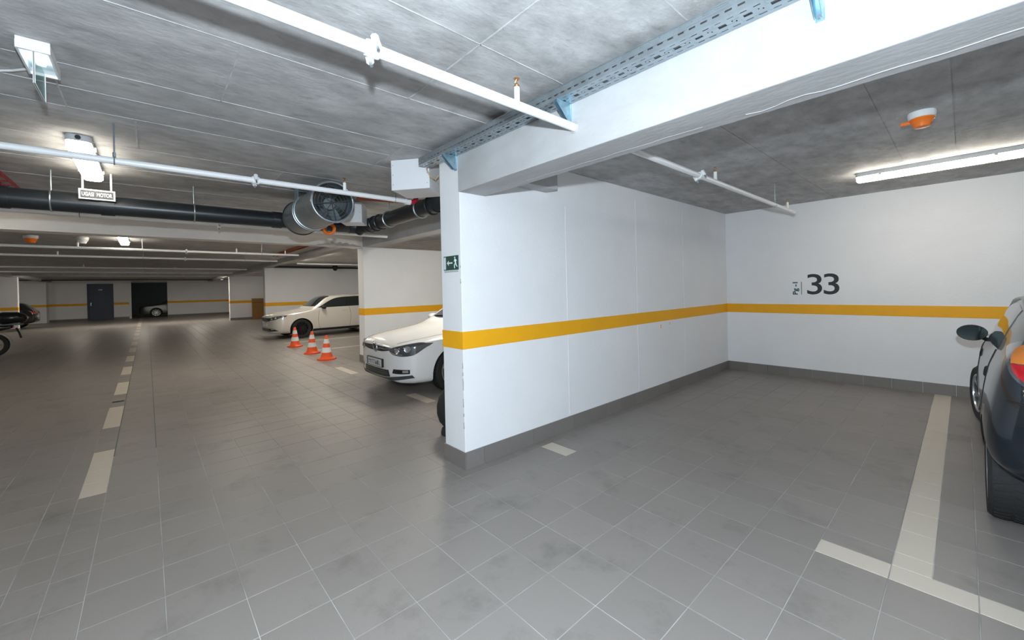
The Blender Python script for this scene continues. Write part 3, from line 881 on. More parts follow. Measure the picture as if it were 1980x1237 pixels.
# ------------------------------------------------------------------ alarm sounders
def sounder(label, x, y, s=1.0, col=OPLAS, group=None):
    t = thing('alarm_sounder', label, 'alarm', (x, y, H - 0.11 * s), group=group)
    MB().lathe([(0.0, 0), (0.075 * s, 0), (0.078 * s, -0.012 * s), (0.074 * s, -0.045 * s), (0.055 * s, -0.05 * s)], (x, y, H), (0, 0, 1), 32).build('base', WPLAS, t, smooth=True)
    MB().lathe([(0.066 * s, -0.045 * s), (0.068 * s, -0.06 * s), (0.060 * s, -0.068 * s), (0.050 * s, -0.09 * s), (0.044 * s, -0.108 * s), (0.0, -0.112 * s)], (x, y, H), (0, 0, 1), 32).build('sounder_body', col, t, smooth=True)
    MB().box(x - 0.115 * s, x - 0.055 * s, y - 0.014 * s, y + 0.014 * s, H - 0.072 * s, H - 0.050 * s, ch=0.004 * s).build('latch', col, t)
    return t
sounder('orange and white alarm sounder on the ceiling of the empty bay', 2.60, 2.30)
sounder('distant orange alarm sounder beyond the crossing beam', -9.06, -3.57, 1.3)
sounder('distant white smoke detector next to the far lamp', -8.92, -2.88, 1.2, WPLAS)

# ------------------------------------------------------------------ wall signs and lettering
t = thing('bay_number', 'large dark number 33 with a small teal level mark on the rear wall', 'wall lettering', (1.28, BY, 1.3))
for k in range(2):
    xx = 1.169 + k * 0.206
    put_text('digit', '3', (xx, BY - 0.0015, 1.300), (0.188, 0, 0), (0, 0, 0.314), TXTD, t, 0.006)
put_text('level_mark', 'Pg -1', (1.068, BY - 0.0015, 1.300), (0, 0, 0.196), (-0.088, 0, 0), TXTT, t, 0.035)
MB().box(1.092, 1.100, BY - 0.0015, BY, 1.30, 1.498).build('rule', TXTT, t)
t = thing('exit_sign', 'small green exit arrow sign on the end of the near partition', 'sign', (-0.145, -0.002, 1.66))
MB().box(-0.256, -0.034, -0.004, 0.0005, 1.668, 1.790).build('panel', SIGNG, t)
MB().box(-0.250, -0.222, -0.0055, -0.004, 1.676, 1.782).build('door_symbol', SIGNW, t)
MB().prism([(0, 0), (0.03, 0.022), (0.026, 0.006), (0.085, 0.006), (0.085, -0.006), (0.026, -0.006), (0.03, -0.022)], (-0.205, -0.004, 1.729), (1, 0, 0), (0, 0, 1), 0.0015).build('arrow', SIGNW, t)
rmn = MB()
rmn.lathe([(0.0, 0), (0.008, 0), (0.008, 0.0015), (0, 0.0015)], (-0.082, -0.0055, 1.772), (0, 1, 0), 12)
for pts in (((-0.078, 1.760), (-0.070, 1.728), 0.0075), ((-0.074, 1.756), (-0.095, 1.742), 0.004), ((-0.074, 1.754), (-0.054, 1.745), 0.004), ((-0.070, 1.728), (-0.090, 1.708), 0.005), ((-0.090, 1.708), (-0.086, 1.682), 0.004), ((-0.070, 1.728), (-0.060, 1.704), 0.005), ((-0.060, 1.704), (-0.046, 1.694), 0.004)):
    a, b, r = pts
    rmn.tube((a[0], -0.0048, a[1]), (b[0], -0.0048, b[1]), r, 6)
rmn.build('running_figure', SIGNW, t)
MB().box(-0.250, -0.040, -0.003, 0.0005, 1.650, 1.662).build('grey_strip', GREYPL, t)  # plain grey strip under the green panel

# ------------------------------------------------------------------ traffic cones
def cone(label, x, y, rz):
    t = thing('traffic_cone', label, 'cone', (x, y, 0), rz, group='orange and white traffic cones beside the cream car', local=True)
    mb = MB()
    pts = []
    for k in range(8):
        a = math.pi / 4 * k + math.pi / 8
        pts.append((0.185 * math.cos(a) / math.cos(math.pi / 8), 0.185 * math.sin(a) / math.cos(math.pi / 8)))
    mb.prism(pts, (0, 0, 0.0), (1, 0, 0), (0, 1, 0), 0.03)
    mb.build('base', OCONE, t)
    def ring(nm, z0, z1, M, e=0.0):
        r = lambda z: 0.125 - (z - 0.03) * (0.125 - 0.030) / 0.50
        MB().lathe([(r(z0) + e, z0), (r(z1) + e, z1)], (0, 0, 0), (0, 0, 1), 28).build(nm, M, t, smooth=True)
    MB().lathe([(0.175, 0.03), (0.14, 0.045), (0.125, 0.06), (0.108, 0.12), (0.030, 0.535), (0.024, 0.545), (0.0, 0.548)], (0, 0, 0), (0, 0, 1), 28).build('shell', OCONE, t, smooth=True)
    rr = lambda z: 0.108 - (z - 0.12) * 0.078 / 0.415
    for z0, z1 in ((0.165, 0.275), (0.365, 0.465)):
        MB().lathe([(rr(z0), z0), (rr(z0) + 0.003, z0), (rr(z1) + 0.003, z1), (rr(z1), z1)], (0, 0, 0), (0, 0, 1), 28).build('reflective_sleeve', CWHITE, t, smooth=True)
OCONE = mat('cone_orange', (0.85, 0.10, 0.015), 0.45)
CWHITE = mat('cone_white', (0.80, 0.82, 0.82), 0.4)
cone('traffic cone nearest the front wheel of the cream car', -9.83, 1.13, 0.2)
cone('middle one of the three traffic cones', -8.06, 1.08, 0.5)
cone('traffic cone nearest the second partition wall', -6.80, 1.03, 0.1)

# ------------------------------------------------------------------ cardboard sheet and black vessel
t = thing('cardboard_box', 'tall flattened brown cardboard box leaning by the distant partition', 'box', (-25.8, 3.1, 0))
MB().box(-25.97, -25.72, 2.74, 3.46, 0.0, 1.24, ch=0.006).build('carton', CARDB, t)
MB().box(-25.719, -25.717, 2.74, 3.46, 1.0, 1.02).build('flap_seam', BLACK, t)
MB().box(-25.98, -25.71, 2.735, 3.47, 1.22, 1.25).build('lid', CARDB, t)
t = thing('black_vessel', 'rounded black vessel on a foot half hidden behind the near partition', 'vessel', (-0.80, 0.42, 0))
MB().lathe([(0.0, 0.0), (0.13, 0.0), (0.135, 0.02), (0.125, 0.06), (0.10, 0.075)], (-0.80, 0.42, 0), (0, 0, 1), 32).build('foot', BLACK, t, smooth=True)
MB().lathe([(0.10, 0.075), (0.15, 0.14), (0.172, 0.22), (0.172, 0.30), (0.150, 0.38), (0.11, 0.44), (0.085, 0.47), (0.085, 0.49), (0.0, 0.49)], (-0.80, 0.42, 0), (0, 0, 1), 36).build('bowl', BLACK, t, smooth=True)
# ------------------------------------------------------------------ cars
def crom(P, t):
    """Catmull-Rom through points P (any dimension), t in 0..1"""
    n = len(P) - 1
    s = min(max(t * n, 0), n - 1e-9)
    i = int(s)
    f = s - i
    p0, p1, p2, p3 = (np.array(P[max(i - 1, 0)], float), np.array(P[i], float), np.array(P[i + 1], float), np.array(P[min(i + 2, n)], float))
    return 0.5 * (2 * p1 + (p2 - p0) * f + (2 * p0 - 5 * p1 + 4 * p2 - p3) * f * f + (3 * p1 - p0 - 3 * p2 + p3) * f ** 3)

def pchip(x, y, xn):
    x, y = np.asarray(x, float), np.asarray(y, float)
    h_ = np.diff(x)
    d = np.diff(y) / h_
    m_ = np.zeros_like(y)
    for i in range(1, len(x) - 1):
        if d[i - 1] * d[i] > 0:
            w1_, w2_ = 2 * h_[i] + h_[i - 1], h_[i] + 2 * h_[i - 1]
            m_[i] = (w1_ + w2_) / (w1_ / d[i - 1] + w2_ / d[i])
    m_[0], m_[-1] = d[0], d[-1]
    xn = np.asarray(xn, float)
    i = np.clip(np.searchsorted(x, xn, side='right') - 1, 0, len(x) - 2)
    t_ = (xn - x[i]) / h_[i]
    return ((1 + 2 * t_) * (1 - t_) ** 2 * y[i] + t_ * (1 - t_) ** 2 * h_[i] * m_[i] + t_ * t_ * (3 - 2 * t_) * y[i + 1] + t_ * t_ * (t_ - 1) * h_[i] * m_[i + 1])

class Car:
    """local frame: nose at y=0 facing -y, x to the car's left, z up"""
    def __init__(s, name, label, loc, rz, paint, stations, wheels, R, WW, arch=None, archx=0.52):
        s.t = thing(name, label, 'car', loc, rz, local=True)
        s.paint = paint
        ST = np.array(stations, float)
        vv = []
        for i in range(len(ST) - 1):
            k = 5 if ST[i + 1, 0] - ST[i, 0] > 0.12 else 4
            vv += [ST[i, 0] + (ST[i + 1, 0] - ST[i, 0]) * q / k for q in range(k)]
        vv.append(ST[-1, 0])
        D = np.stack([pchip(ST[:, 0], ST[:, c_], vv) for c_ in range(9)], 1)
        vs, fs = [], []
        n = len(vv)
        HS = 36
        for (v, w, zb, zm, zs, ws, zt, wt, zc) in D:
            half = [(0, zb), (0.82 * w, zb), (0.965 * w, zb + 0.07), (w, zm), (ws + 0.35 * (w - ws), zs - 0.10 * (zs - zm) - 0.03), (ws, zs), (wt, zt), (0.55 * wt, zc - 0.24 * (zc - zt)), (0, zc)]
            ext = [(-half[1][0], half[1][1])] + half + [(-half[-2][0], half[-2][1])]
            P_ = np.array(ext)
            tt = np.concatenate([[0], np.cumsum(np.sqrt(np.hypot(*np.diff(P_, axis=0).T)) + 1e-6)])
            ts = np.linspace(tt[1], tt[-2], HS + 1)
            hx_, hz_ = pchip(tt, P_[:, 0], ts), pchip(tt, P_[:, 1], ts)
            hx_[0] = hx_[-1] = 0
            hf = list(zip(hx_, hz_))
            ring = hf + [(-a_, b_) for a_, b_ in hf[-2:0:-1]]
            vs += [(a_, v, b_) for a_, b_ in ring]
        m_ = 2 * HS
        for i in range(n - 1):
            for k in range(m_):
                fs.append((i * m_ + k, i * m_ + (k + 1) % m_, (i + 1) * m_ + (k + 1) % m_, (i + 1) * m_ + k))
        for b, flip in ((0, 0), ((n - 1) * m_, 1)):
            for k in range(HS):
                q = (b + k, b + k + 1, b + (m_ - k - 1) % m_, b + (m_ - k) % m_)
                q = tuple(dict.fromkeys(q))
                fs.append(q if flip else q[::-1])
        me = bpy.data.meshes.new('cage')
        me.from_pydata(vs, [], fs)
        bm = bmesh.new(); bm.from_mesh(me); bmesh.ops.recalc_face_normals(bm, faces=bm.faces); bm.to_mesh(me); bm.free()
        me.materials.append(paint); me.materials.append(BLACK)
        ob = bpy.data.objects.new('cage', me)
        COL.objects.link(ob)
        s.bvh = BVHTree.FromPolygons([v.co.copy() for v in me.vertices], [tuple(p.vertices) for p in me.polygons])
        cut = MB()
        ar = arch or R + 0.035
        for wy in wheels:
            for sx in (-1, 1):
                cut.tube((sx * archx, wy, R), (sx * 1.3, wy, R), ar, 48, mi=1)
        cm = cut.build('cutter', [paint, BLACK])
        for p in cm.data.polygons:
            p.material_index = 1
        bo = ob.modifiers.new('b', 'BOOLEAN'); bo.operation = 'DIFFERENCE'; bo.object = cm; bo.solver = 'EXACT'
        bpy.context.view_layer.update()
        dg = bpy.context.evaluated_depsgraph_get()
        body = bpy.data.meshes.new_from_object(ob.evaluated_get(dg))
        body.name = 'body_shell'
        body.shade_smooth(); body.set_sharp_from_angle(angle=math.radians(45))
        bpy.data.objects.remove(ob); bpy.data.objects.remove(cm)
        s.body = link('body_shell', body, s.t)
        # underbody filler
        s.R, s.WW = R, WW
    def hit(s, axis, a, b, side=1):
        if axis == 'side':
            o, d = Vector((side * 3, a, b)), Vector((-side, 0, 0))
        elif axis == 'front':
            o, d = Vector((a, -3, b)), Vector((0, 1, 0))
        elif axis == 'rear':
            o, d = Vector((a, 9, b)), Vector((0, -1, 0))
        else:
            o, d = Vector((a, b, 4)), Vector((0, 0, -1))
        p, nrm, _, _ = s.bvh.ray_cast(o, d)
        if p is None:
            return None, None
        if nrm.dot(d) > 0:
            nrm = -nrm
        return p, nrm
    def patch(s, name, M, axis, lo, hi, off=0.004, nu=16, nv=6, side=1, parent=None, smooth=True):
        P, N = [], []
        last = (Vector((0, 0, 0)), Vector((0, 0, 1)))
        for i in range(nu + 1):
            A, B = crom(lo, i / nu), crom(hi, i / nu)
            for j in range(nv + 1):
                q = A + (B - A) * j / nv
                p, nrm = s.hit(axis, q[0], q[1], side)
                if p is None:
                    p, nrm = last
                last = (p, nrm)
                P.append(p); N.append(nrm)
        vs = [p + n_ * off for p, n_ in zip(P, N)]
        fs = []
        w = nv + 1
        for i in range(nu):
            for j in range(nv):
                fs.append((i * w + j, i * w + j + 1, (i + 1) * w + j + 1, (i + 1) * w + j))
        # skirt into the body
        edge = [i * w for i in range(nu + 1)] + [nu * w + j for j in range(1, w)] + [i * w + nv for i in range(nu - 1, -1, -1)] + [j for j in range(nv - 1, 0, -1)]
        base = len(vs)
        vs += [P[k] - N[k] * 0.006 for k in edge]
        ne = len(edge)
        for k in range(ne):
            fs.append((edge[k], edge[(k + 1) % ne], base + (k + 1) % ne, base + k))
        return MB().add(vs, fs).build(name, M, parent or s.t, smooth=smooth, angle=50)
    def line(s, name, M, axis, pts, r=0.004, n=24, side=1, parent=None):
        out = []
        for i in range(n + 1):
            q = crom(pts, i / n)
            p, nrm = s.hit(axis, q[0], q[1], side)
            if p is not None:
                out.append(p + nrm * r * 0.2)
        if len(out) > 1:
            MB().path(out, r, 6).build(name, M, parent or s.t)
    def wheel(s, x, y, side, spokes=5, rimM=ALLOY, sw=0.045, rimr=0.70, steer=0.0):
        before = set(bpy.data.objects)
        R, Wd = s.R, s.WW
        c = (x, y, R)
        ax = (side, 0, 0)
        r = R * rimr
        h = Wd / 2
        prof = [(r, -h * 0.9), (R * 0.93, -h), (R * 0.985, -h * 0.8), (R, -h * 0.5), (R, h * 0.5), (R * 0.985, h * 0.8), (R * 0.93, h), (r * 1.06, h * 0.96), (r, h * 0.88)]
        wh = MB().lathe(prof, c, ax, 48).build('wheel', TYRE, s.t, smooth=True, angle=30)
        # tread grooves
        tr = MB()
        for k in range(40):
            a = 2 * math.pi * k / 40
            ca, sa = math.cos(a), math.sin(a)
            for u0, u1, da in ((-h * 0.75, -h * 0.08, 0.05), (h * 0.08, h * 0.75, -0.05)):
                v = []
                for u, d in ((u0, 0), (u1, da)):
                    for e in (-0.045, 0.045):
                        aa = a + d + e
                        v.append((x + side * u, y + (R + 0.003) * math.cos(aa), R + (R + 0.003) * math.sin(aa)))
                for u, d in ((u0, 0), (u1, da)):
                    for e in (-0.045, 0.045):
                        aa = a + d + e
                        v.append((x + side * u, y + (R - 0.004) * math.cos(aa), R + (R - 0.004) * math.sin(aa)))
                tr.add(v, [(0, 1, 3, 2), (0, 4, 5, 1), (2, 3, 7, 6), (0, 2, 6, 4), (1, 5, 7, 3)])
        tr.build('tread', TYRE, wh)
        MB().lathe([(r, h * 0.88), (r * 0.97, h * 0.93), (r * 0.93, h * 0.80), (r * 0.90, h * 0.1), (0.0, h * 0.05)], c, ax, 40).build('rim', ALLOYB if rimM is ALLOYB else DARKST, wh, smooth=True)
        MB().lathe([(r, h * 0.86), (r * 0.99, h * 0.95), (r * 0.93, h * 0.92), (r * 0.92, h * 0.80)], c, ax, 40).build('rim_lip', rimM, wh, smooth=True)
        for k in range(spokes):
            a = 2 * math.pi * k / spokes + 0.3
            e = Vector((0, math.cos(a), math.sin(a)))
            t_ = Vector((0, -math.sin(a), math.cos(a)))
            o = Vector(c)
            v = []
            for rr, ww_, hh in ((0.04, sw * 0.9, h * 0.72), (r * 0.95, sw * 0.65, h * 0.86)):
                for tt, dh in ((-1, 0), (1, 0), (1, -0.02), (-1, -0.02)):
                    v.append(o + e * rr + t_ * tt * ww_ / 2 + Vector((side, 0, 0)) * (hh + dh))
            MB().add(v, [(0, 1, 5, 4), (1, 2, 6, 5), (2, 3, 7, 6), (3, 0, 4, 7), (0, 3, 2, 1), (4, 5, 6, 7)]).build('spoke', rimM, wh)
        MB().lathe([(0.06, h * 0.66), (0.055, h * 0.80), (0.03, h * 0.84), (0.0, h * 0.85)], c, ax, 20).build('hub_cap', rimM, wh, smooth=True)
        if steer:
            T_ = Matrix.Translation(Vector(c)) @ Matrix.Rotation(steer, 4, 'Z') @ Matrix.Translation(-Vector(c))
            for o_ in set(bpy.data.objects) - before:
                o_.data.transform(T_)
    def mirror(s, x, y, z, M, side=1, gl=True, sx=0.20, sz=0.12):
        vs, fs = [], []
        mb = MB()
        prof = [(0.0, -0.07), (0.5, -0.062), (0.82, -0.035), (0.97, 0.0), (1.0, 0.035), (0.97, 0.05)]
        n = 24
        for (k, hh) in prof:
            for q in range(n):
                a = 2 * math.pi * q / n
                vs.append((x + side * (sx / 2) * (1 + k * math.cos(a) * 0.98), y + hh, z + k * math.sin(a) * sz / 2))
        for i in range(len(prof) - 1):
            for q in range(n):
                fs.append((i * n + q, i * n + (q + 1) % n, (i + 1) * n + (q + 1) % n, (i + 1) * n + q))
        mr = mb.add(vs, fs).build('mirror', M, s.t, smooth=True)
        g = MB()
        g.add([(x + side * (sx / 2) * (1 + 0.93 * math.cos(2 * math.pi * q / n)), y + 0.046, z + 0.93 * math.sin(2 * math.pi * q / n) * sz / 2) for q in range(n)], [tuple(range(n))])
        g.build('mirror_glass', mat('mirror_glass', (0.32, 0.42, 0.44), 0.04, metal=1.0), mr)
        MB().path([(x - side * 0.10, y + 0.03, z - sz * 0.62), (x - side * 0.02, y + 0.01, z - sz * 0.55), (x + side * 0.05, y, z - sz * 0.25)], 0.018, 8).build('mirror_arm', BLACKG, mr, smooth=True)

# stations: v, w, zb, zm, zs, ws, zt, wt, zc
def hatch(L, Wd, Hh, nose, hoodz, cowl, roofz0, rear, tail):
    return None
golf_st = [
    (0.000, 0.34, 0.36, 0.45, 0.60, 0.32, 0.635, 0.26, 0.650),
    (0.012, 0.43, 0.29, 0.45, 0.64, 0.41, 0.675, 0.36, 0.690),
    (0.040, 0.57, 0.235, 0.45, 0.67, 0.55, 0.705, 0.49, 0.728),
    (0.090, 0.69, 0.205, 0.46, 0.695, 0.672, 0.728, 0.59, 0.757),
    (0.160, 0.765, 0.195, 0.46, 0.718, 0.748, 0.750, 0.66, 0.785),
    (0.280, 0.825, 0.185, 0.47, 0.745, 0.808, 0.780, 0.70, 0.815),
    (0.450, 0.862, 0.18, 0.48, 0.775, 0.845, 0.810, 0.72, 0.850),
    (0.700, 0.880, 0.18, 0.50, 0.80, 0.860, 0.838, 0.73, 0.882),
    (1.000, 0.893, 0.18, 0.52, 0.84, 0.870, 0.880, 0.74, 0.928),
    (1.220, 0.897, 0.18, 0.54, 0.875, 0.870, 0.930, 0.74, 0.975),
    (1.340, 0.897, 0.18, 0.54, 0.895, 0.868, 0.985, 0.73, 1.040),
    (1.900, 0.895, 0.18, 0.54, 0.925, 0.865, 1.330, 0.615, 1.380),
    (2.150, 0.895, 0.18, 0.54, 0.93, 0.863, 1.385, 0.600, 1.435),
    (2.700, 0.895, 0.18, 0.54, 0.94, 0.862, 1.405, 0.595, 1.452),
    (3.400, 0.890, 0.19, 0.54, 0.95, 0.855, 1.375, 0.590, 1.425),
    (3.800, 0.870, 0.22, 0.54, 0.96, 0.830, 1.250, 0.560, 1.300),
    (4.080, 0.830, 0.27, 0.54, 0.93, 0.780, 1.000, 0.640, 1.030),
    (4.200, 0.780, 0.32, 0.54, 0.85, 0.720, 0.890, 0.600, 0.900),
    (4.255, 0.660, 0.38, 0.54, 0.75, 0.620, 0.790, 0.520, 0.800)]
def car_glass(c, side_lo, side_hi, ws=((-0.62, 1.33), (0.62, 1.33)), wst=1.92, wtop=0.50, rearw=True):
    c.patch('windscreen', GLASS, 'top', [(-ws[1][0], ws[0][1] + 0.05), (-0.3, ws[0][1] - 0.02), (0.3, ws[0][1] - 0.02), (ws[1][0], ws[0][1] + 0.05)],
            [(-wtop, wst), (-0.2, wst + 0.02), (0.2, wst + 0.02), (wtop, wst)], 0.004, 20, 10)
    for sd in (1, -1):
        c.patch('side_window', GLASS, 'side', side_lo, side_hi, 0.004, 30, 8, sd)

# --- white hatchback, front towards the lane
c = Car('hatchback_car', 'white hatchback parked nose out behind the near partition', (-3.12, 0.59, 0), 0.0, PWHITE, golf_st, (0.82, 3.46), 0.317, 0.21)
for wy in (0.82, 3.46):
    for sd in (1, -1):
        c.wheel(sd * 0.775, wy, sd, 5)
car_glass(c, [(1.42, 0.965), (2.0, 0.975), (2.8, 0.985), (3.5, 1.01), (3.75, 1.06)], [(1.50, 1.02), (2.02, 1.285), (2.7, 1.335), (3.4, 1.30), (3.72, 1.16)])
c.patch('grille', BLACKG, 'front', [(-0.45, 0.655), (-0.2, 0.628), (0.2, 0.628), (0.45, 0.655)], [(-0.46, 0.690), (-0.2, 0.695), (0.2, 0.695), (0.46, 0.690)], 0.004, 20, 3)
for dz in (0.018, 0.045):
    c.line('grille_trim', CHROME, 'front', [(-0.44, 0.658 + dz * 0.5), (-0.2, 0.632 + dz), (0.2, 0.632 + dz), (0.44, 0.658 + dz * 0.5)], 0.0035)
for sd in (1, -1):
    hl = c.patch('headlight', LAMPGL, 'front', [(sd * 0.42, 0.655), (sd * 0.50, 0.608), (sd * 0.62, 0.588), (sd * 0.73, 0.588), (sd * 0.80, 0.615), (sd * 0.848, 0.725)], [(sd * 0.42, 0.672), (sd * 0.54, 0.706), (sd * 0.65, 0.735), (sd * 0.74, 0.758), (sd * 0.80, 0.768), (sd * 0.852, 0.755)], 0.006, 24, 6)
    for (u, z, r) in ((0.60, 0.655, 0.036), (0.735, 0.685, 0.042)):
        p, nn = c.hit('front', sd * u, z)
        MB().lathe([(0.0, 0.004), (r * 0.5, 0.003), (r, 0.010), (r * 1.08, 0.007)], p + nn * 0.004, nn, 20).build('lens', LAMPW, hl, smooth=True)
    c.patch('daylight_strip', LAMPW, 'front', [(sd * 0.47, 0.632), (sd * 0.56, 0.606), (sd * 0.68, 0.602)], [(sd * 0.47, 0.640), (sd * 0.56, 0.618), (sd * 0.68, 0.614)], 0.010, 8, 2, parent=hl)
    c.patch('fog_grille', BLACKG, 'front', [(sd * 0.49, 0.338), (sd * 0.62, 0.338), (sd * 0.755, 0.345)], [(sd * 0.52, 0.400), (sd * 0.64, 0.402), (sd * 0.76, 0.402)], 0.004, 10, 3)
    c.patch('fog_lamp', LAMPW, 'front', [(sd * 0.68, 0.360), (sd * 0.745, 0.362)], [(sd * 0.68, 0.392), (sd * 0.745, 0.394)], 0.008, 4, 2)
    c.line('wing_seam', DARKST, 'side', [(0.62, 0.715), (0.90, 0.735), (1.25, 0.80)], 0.0022, side=sd)
    c.line('bonnet_seam', DARKST, 'top', [(sd * 0.50, 0.10), (sd * 0.66, 0.35), (sd * 0.72, 0.8), (sd * 0.74, 1.25)], 0.0025)
    c.line('door_seam', DARKST, 'side', [(1.50, 0.92), (1.44, 0.7), (1.44, 0.45), (1.50, 0.27)], 0.0025, side=sd)
    c.line('door_seam', DARKST, 'side', [(2.60, 0.97), (2.62, 0.7), (2.60, 0.30)], 0.0025, side=sd)
    c.mirror(sd * 0.86, 1.55, 1.0, PWHITE, sd)
c.patch('lower_grille', BLACKG, 'front', [(-0.43, 0.285), (-0.2, 0.262), (0.2, 0.262), (0.43, 0.285)], [(-0.40, 0.378), (-0.2, 0.372), (0.2, 0.372), (0.40, 0.378)], 0.004, 16, 3)
for zz in (0.31, 0.34):
    c.line('slat', DARKST, 'front', [(-0.38, zz + 0.01), (0, zz), (0.38, zz + 0.01)], 0.005)
c.patch('lip_strip', SIGNGREY, 'front', [(-0.78, 0.285), (-0.50, 0.238), (-0.2, 0.222), (0.2, 0.222), (0.50, 0.238), (0.78, 0.285)], [(-0.77, 0.325), (-0.52, 0.292), (-0.2, 0.246), (0.2, 0.246), (0.52, 0.292), (0.77, 0.325)], 0.005, 24, 3)
pl = MB().box(-0.265, 0.265, -0.030, 0.02, 0.395, 0.520, ch=0.004).build('number_plate', BLACKG, c.t)
MB().box(-0.253, 0.253, -0.033, -0.028, 0.405, 0.510).build('plate_face', PLATE, pl)
MB().box(0.215, 0.252, -0.0345, -0.032, 0.406, 0.509).build('plate_band', PLATEB, pl) if False else MB().box(-0.252, -0.215, -0.0345, -0.032, 0.406, 0.509).build('plate_band', PLATEB, pl)
random.seed(5)
for k in range(7):
    xx = -0.185 + k * 0.06
    MB().box(xx, xx + 0.010, -0.0345, -0.032, 0.425, 0.490).build('plate_stroke', SIGNGREY, pl)
    MB().box(xx, xx + 0.036, -0.0345, -0.032, random.choice((0.425, 0.455, 0.480)), random.choice((0.436, 0.466, 0.490))).build('plate_stroke', SIGNGREY, pl)
p, nn = c.hit('front', 0, 0.665)
ec = Vector((0, p.y - 0.012, 0.668))
em = MB().torus(ec, (0, -1, -0.15), 0.066, 0.007, 32, 8).build('emblem', CHROME, c.t, smooth=True)
MB().lathe([(0.0, 0), (0.064, 0)], ec + Vector((0, 0.006, 0)), (0, -1, -0.15), 28).build('emblem_disc', BLACKG, em)
def stroke(pts, par):
    MB().path([(ec.x + a, ec.y - 0.004, ec.z + b) for a, b in pts], 0.006, 6).build('emblem_stroke', CHROME, par)
stroke([(-0.026, 0.058), (0.0, 0.008), (0.026, 0.058)], em)
stroke([(-0.056, 0.026), (-0.026, -0.052), (0.0, 0.0), (0.026, -0.052), (0.056, 0.026)], em)
MB().path([(-0.55, 1.36, 1.045), (-0.2, 1.34, 1.055), (0.1, 1.38, 1.09)], 0.008, 6).build('wiper', BLACK, c.t)
MB().path([(0.0, 1.36, 1.055), (0.4, 1.36, 1.05), (0.58, 1.45, 1.08)], 0.008, 6).build('wiper', BLACK, c.t)

# --- cream estate car
est_st = [(v * 1.0, w * 0.965, zb, zm + 0.01, zs + 0.02, ws * 0.965, zt + 0.015, wt * 0.965, zc + 0.015) for (v, w, zb, zm, zs, ws, zt, wt, zc) in golf_st[:12]]
est_st += [(3.5, 0.86, 0.19, 0.55, 0.96, 0.83, 1.42, 0.575, 1.465), (3.95, 0.85, 0.22, 0.55, 0.97, 0.81, 1.36, 0.56, 1.41), (4.17, 0.81, 0.27, 0.55, 0.95, 0.77, 1.08, 0.60, 1.12), (4.24, 0.74, 0.33, 0.55, 0.85, 0.70, 0.90, 0.58, 0.91), (4.26, 0.62, 0.38, 0.55, 0.75, 0.6, 0.8, 0.5, 0.81)]
c = Car('estate_car', 'cream estate car with black wheels parked behind the traffic cones', (-12.86, 0.98, 0), 0.07, PCREAM, est_st, (0.86, 3.33), 0.312, 0.21, 0.355)
for wy in (0.86, 3.33):
    for sd in (1, -1):
        c.wheel(sd * 0.745, wy, sd, 10, ALLOYB, 0.03)
car_glass(c, [(1.40, 0.985), (2.0, 0.995), (2.8, 1.005), (3.6, 1.02), (3.98, 1.06)], [(1.52, 1.045), (2.02, 1.29), (2.7, 1.35), (3.5, 1.335), (3.94, 1.26)])
c.line('window_pillar', BLACKG, 'side', [(2.40, 1.0), (2.45, 1.15), (2.52, 1.33)], 0.012)
c.patch('grille', BLACKG, 'front', [(-0.42, 0.60), (0, 0.575), (0.42, 0.60)], [(-0.44, 0.70), (0, 0.705), (0.44, 0.70)], 0.004, 16, 3)
c.line('grille_trim', CHROME, 'front', [(-0.44, 0.702), (0, 0.708), (0.44, 0.702)], 0.005)
for sd in (1, -1):
    hl = c.patch('headlight', LAMPGL, 'front', [(sd * 0.44, 0.62), (sd * 0.58, 0.635), (sd * 0.70, 0.66), (sd * 0.812, 0.74)], [(sd * 0.44, 0.70), (sd * 0.58, 0.735), (sd * 0.70, 0.76), (sd * 0.815, 0.785)], 0.006, 16, 5)
    for (u, z, r) in ((0.56, 0.675, 0.03), (0.69, 0.705, 0.03)):
        p, nn = c.hit('front', sd * u, z)
        MB().lathe([(0.0, 0.004), (r * 0.5, 0.003), (r, 0.010), (r * 1.08, 0.007)], p + nn * 0.004, nn, 16).build('lens', LAMPW, hl, smooth=True)
    c.patch('fog_lamp', LAMPW, 'front', [(sd * 0.50, 0.315), (sd * 0.66, 0.325)], [(sd * 0.50, 0.355), (sd * 0.66, 0.36)], 0.008, 6, 2)
    c.line('door_seam', DARKST, 'side', [(1.46, 0.95), (1.40, 0.7), (1.40, 0.45), (1.46, 0.27)], 0.004, side=sd)
    c.line('door_seam', DARKST, 'side', [(2.50, 0.99), (2.54, 0.7), (2.50, 0.30)], 0.004, side=sd)
    c.line('door_handle', PCREAM, 'side', [(2.26, 0.865), (2.44, 0.87)], 0.012, 8, side=sd)
    c.patch('sill_trim', BLACK, 'side', [(1.22, 0.21), (2.2, 0.21), (2.97, 0.21)], [(1.22, 0.28), (2.2, 0.28), (2.97, 0.28)], 0.006, 12, 2, sd)
    c.mirror(sd * 0.82, 1.56, 1.0, BLACKG, sd)
    c.line('bonnet_seam', DARKST, 'top', [(sd * 0.48, 0.12), (sd * 0.64, 0.35), (sd * 0.70, 0.8), (sd * 0.72, 1.25)], 0.003)
c.patch('lower_grille', BLACKG, 'front', [(-0.74, 0.285), (-0.3, 0.262), (0.3, 0.262), (0.74, 0.285)], [(-0.62, 0.365), (-0.3, 0.362), (0.3, 0.362), (0.62, 0.365)], 0.004, 20, 3)
pl = MB().box(-0.26, 0.26, -0.03, 0.02, 0.42, 0.535).build('number_plate', PLATE, c.t)
MB().box(-0.258, -0.22, -0.032, -0.029, 0.422, 0.533).build('plate_band', PLATEB, pl)

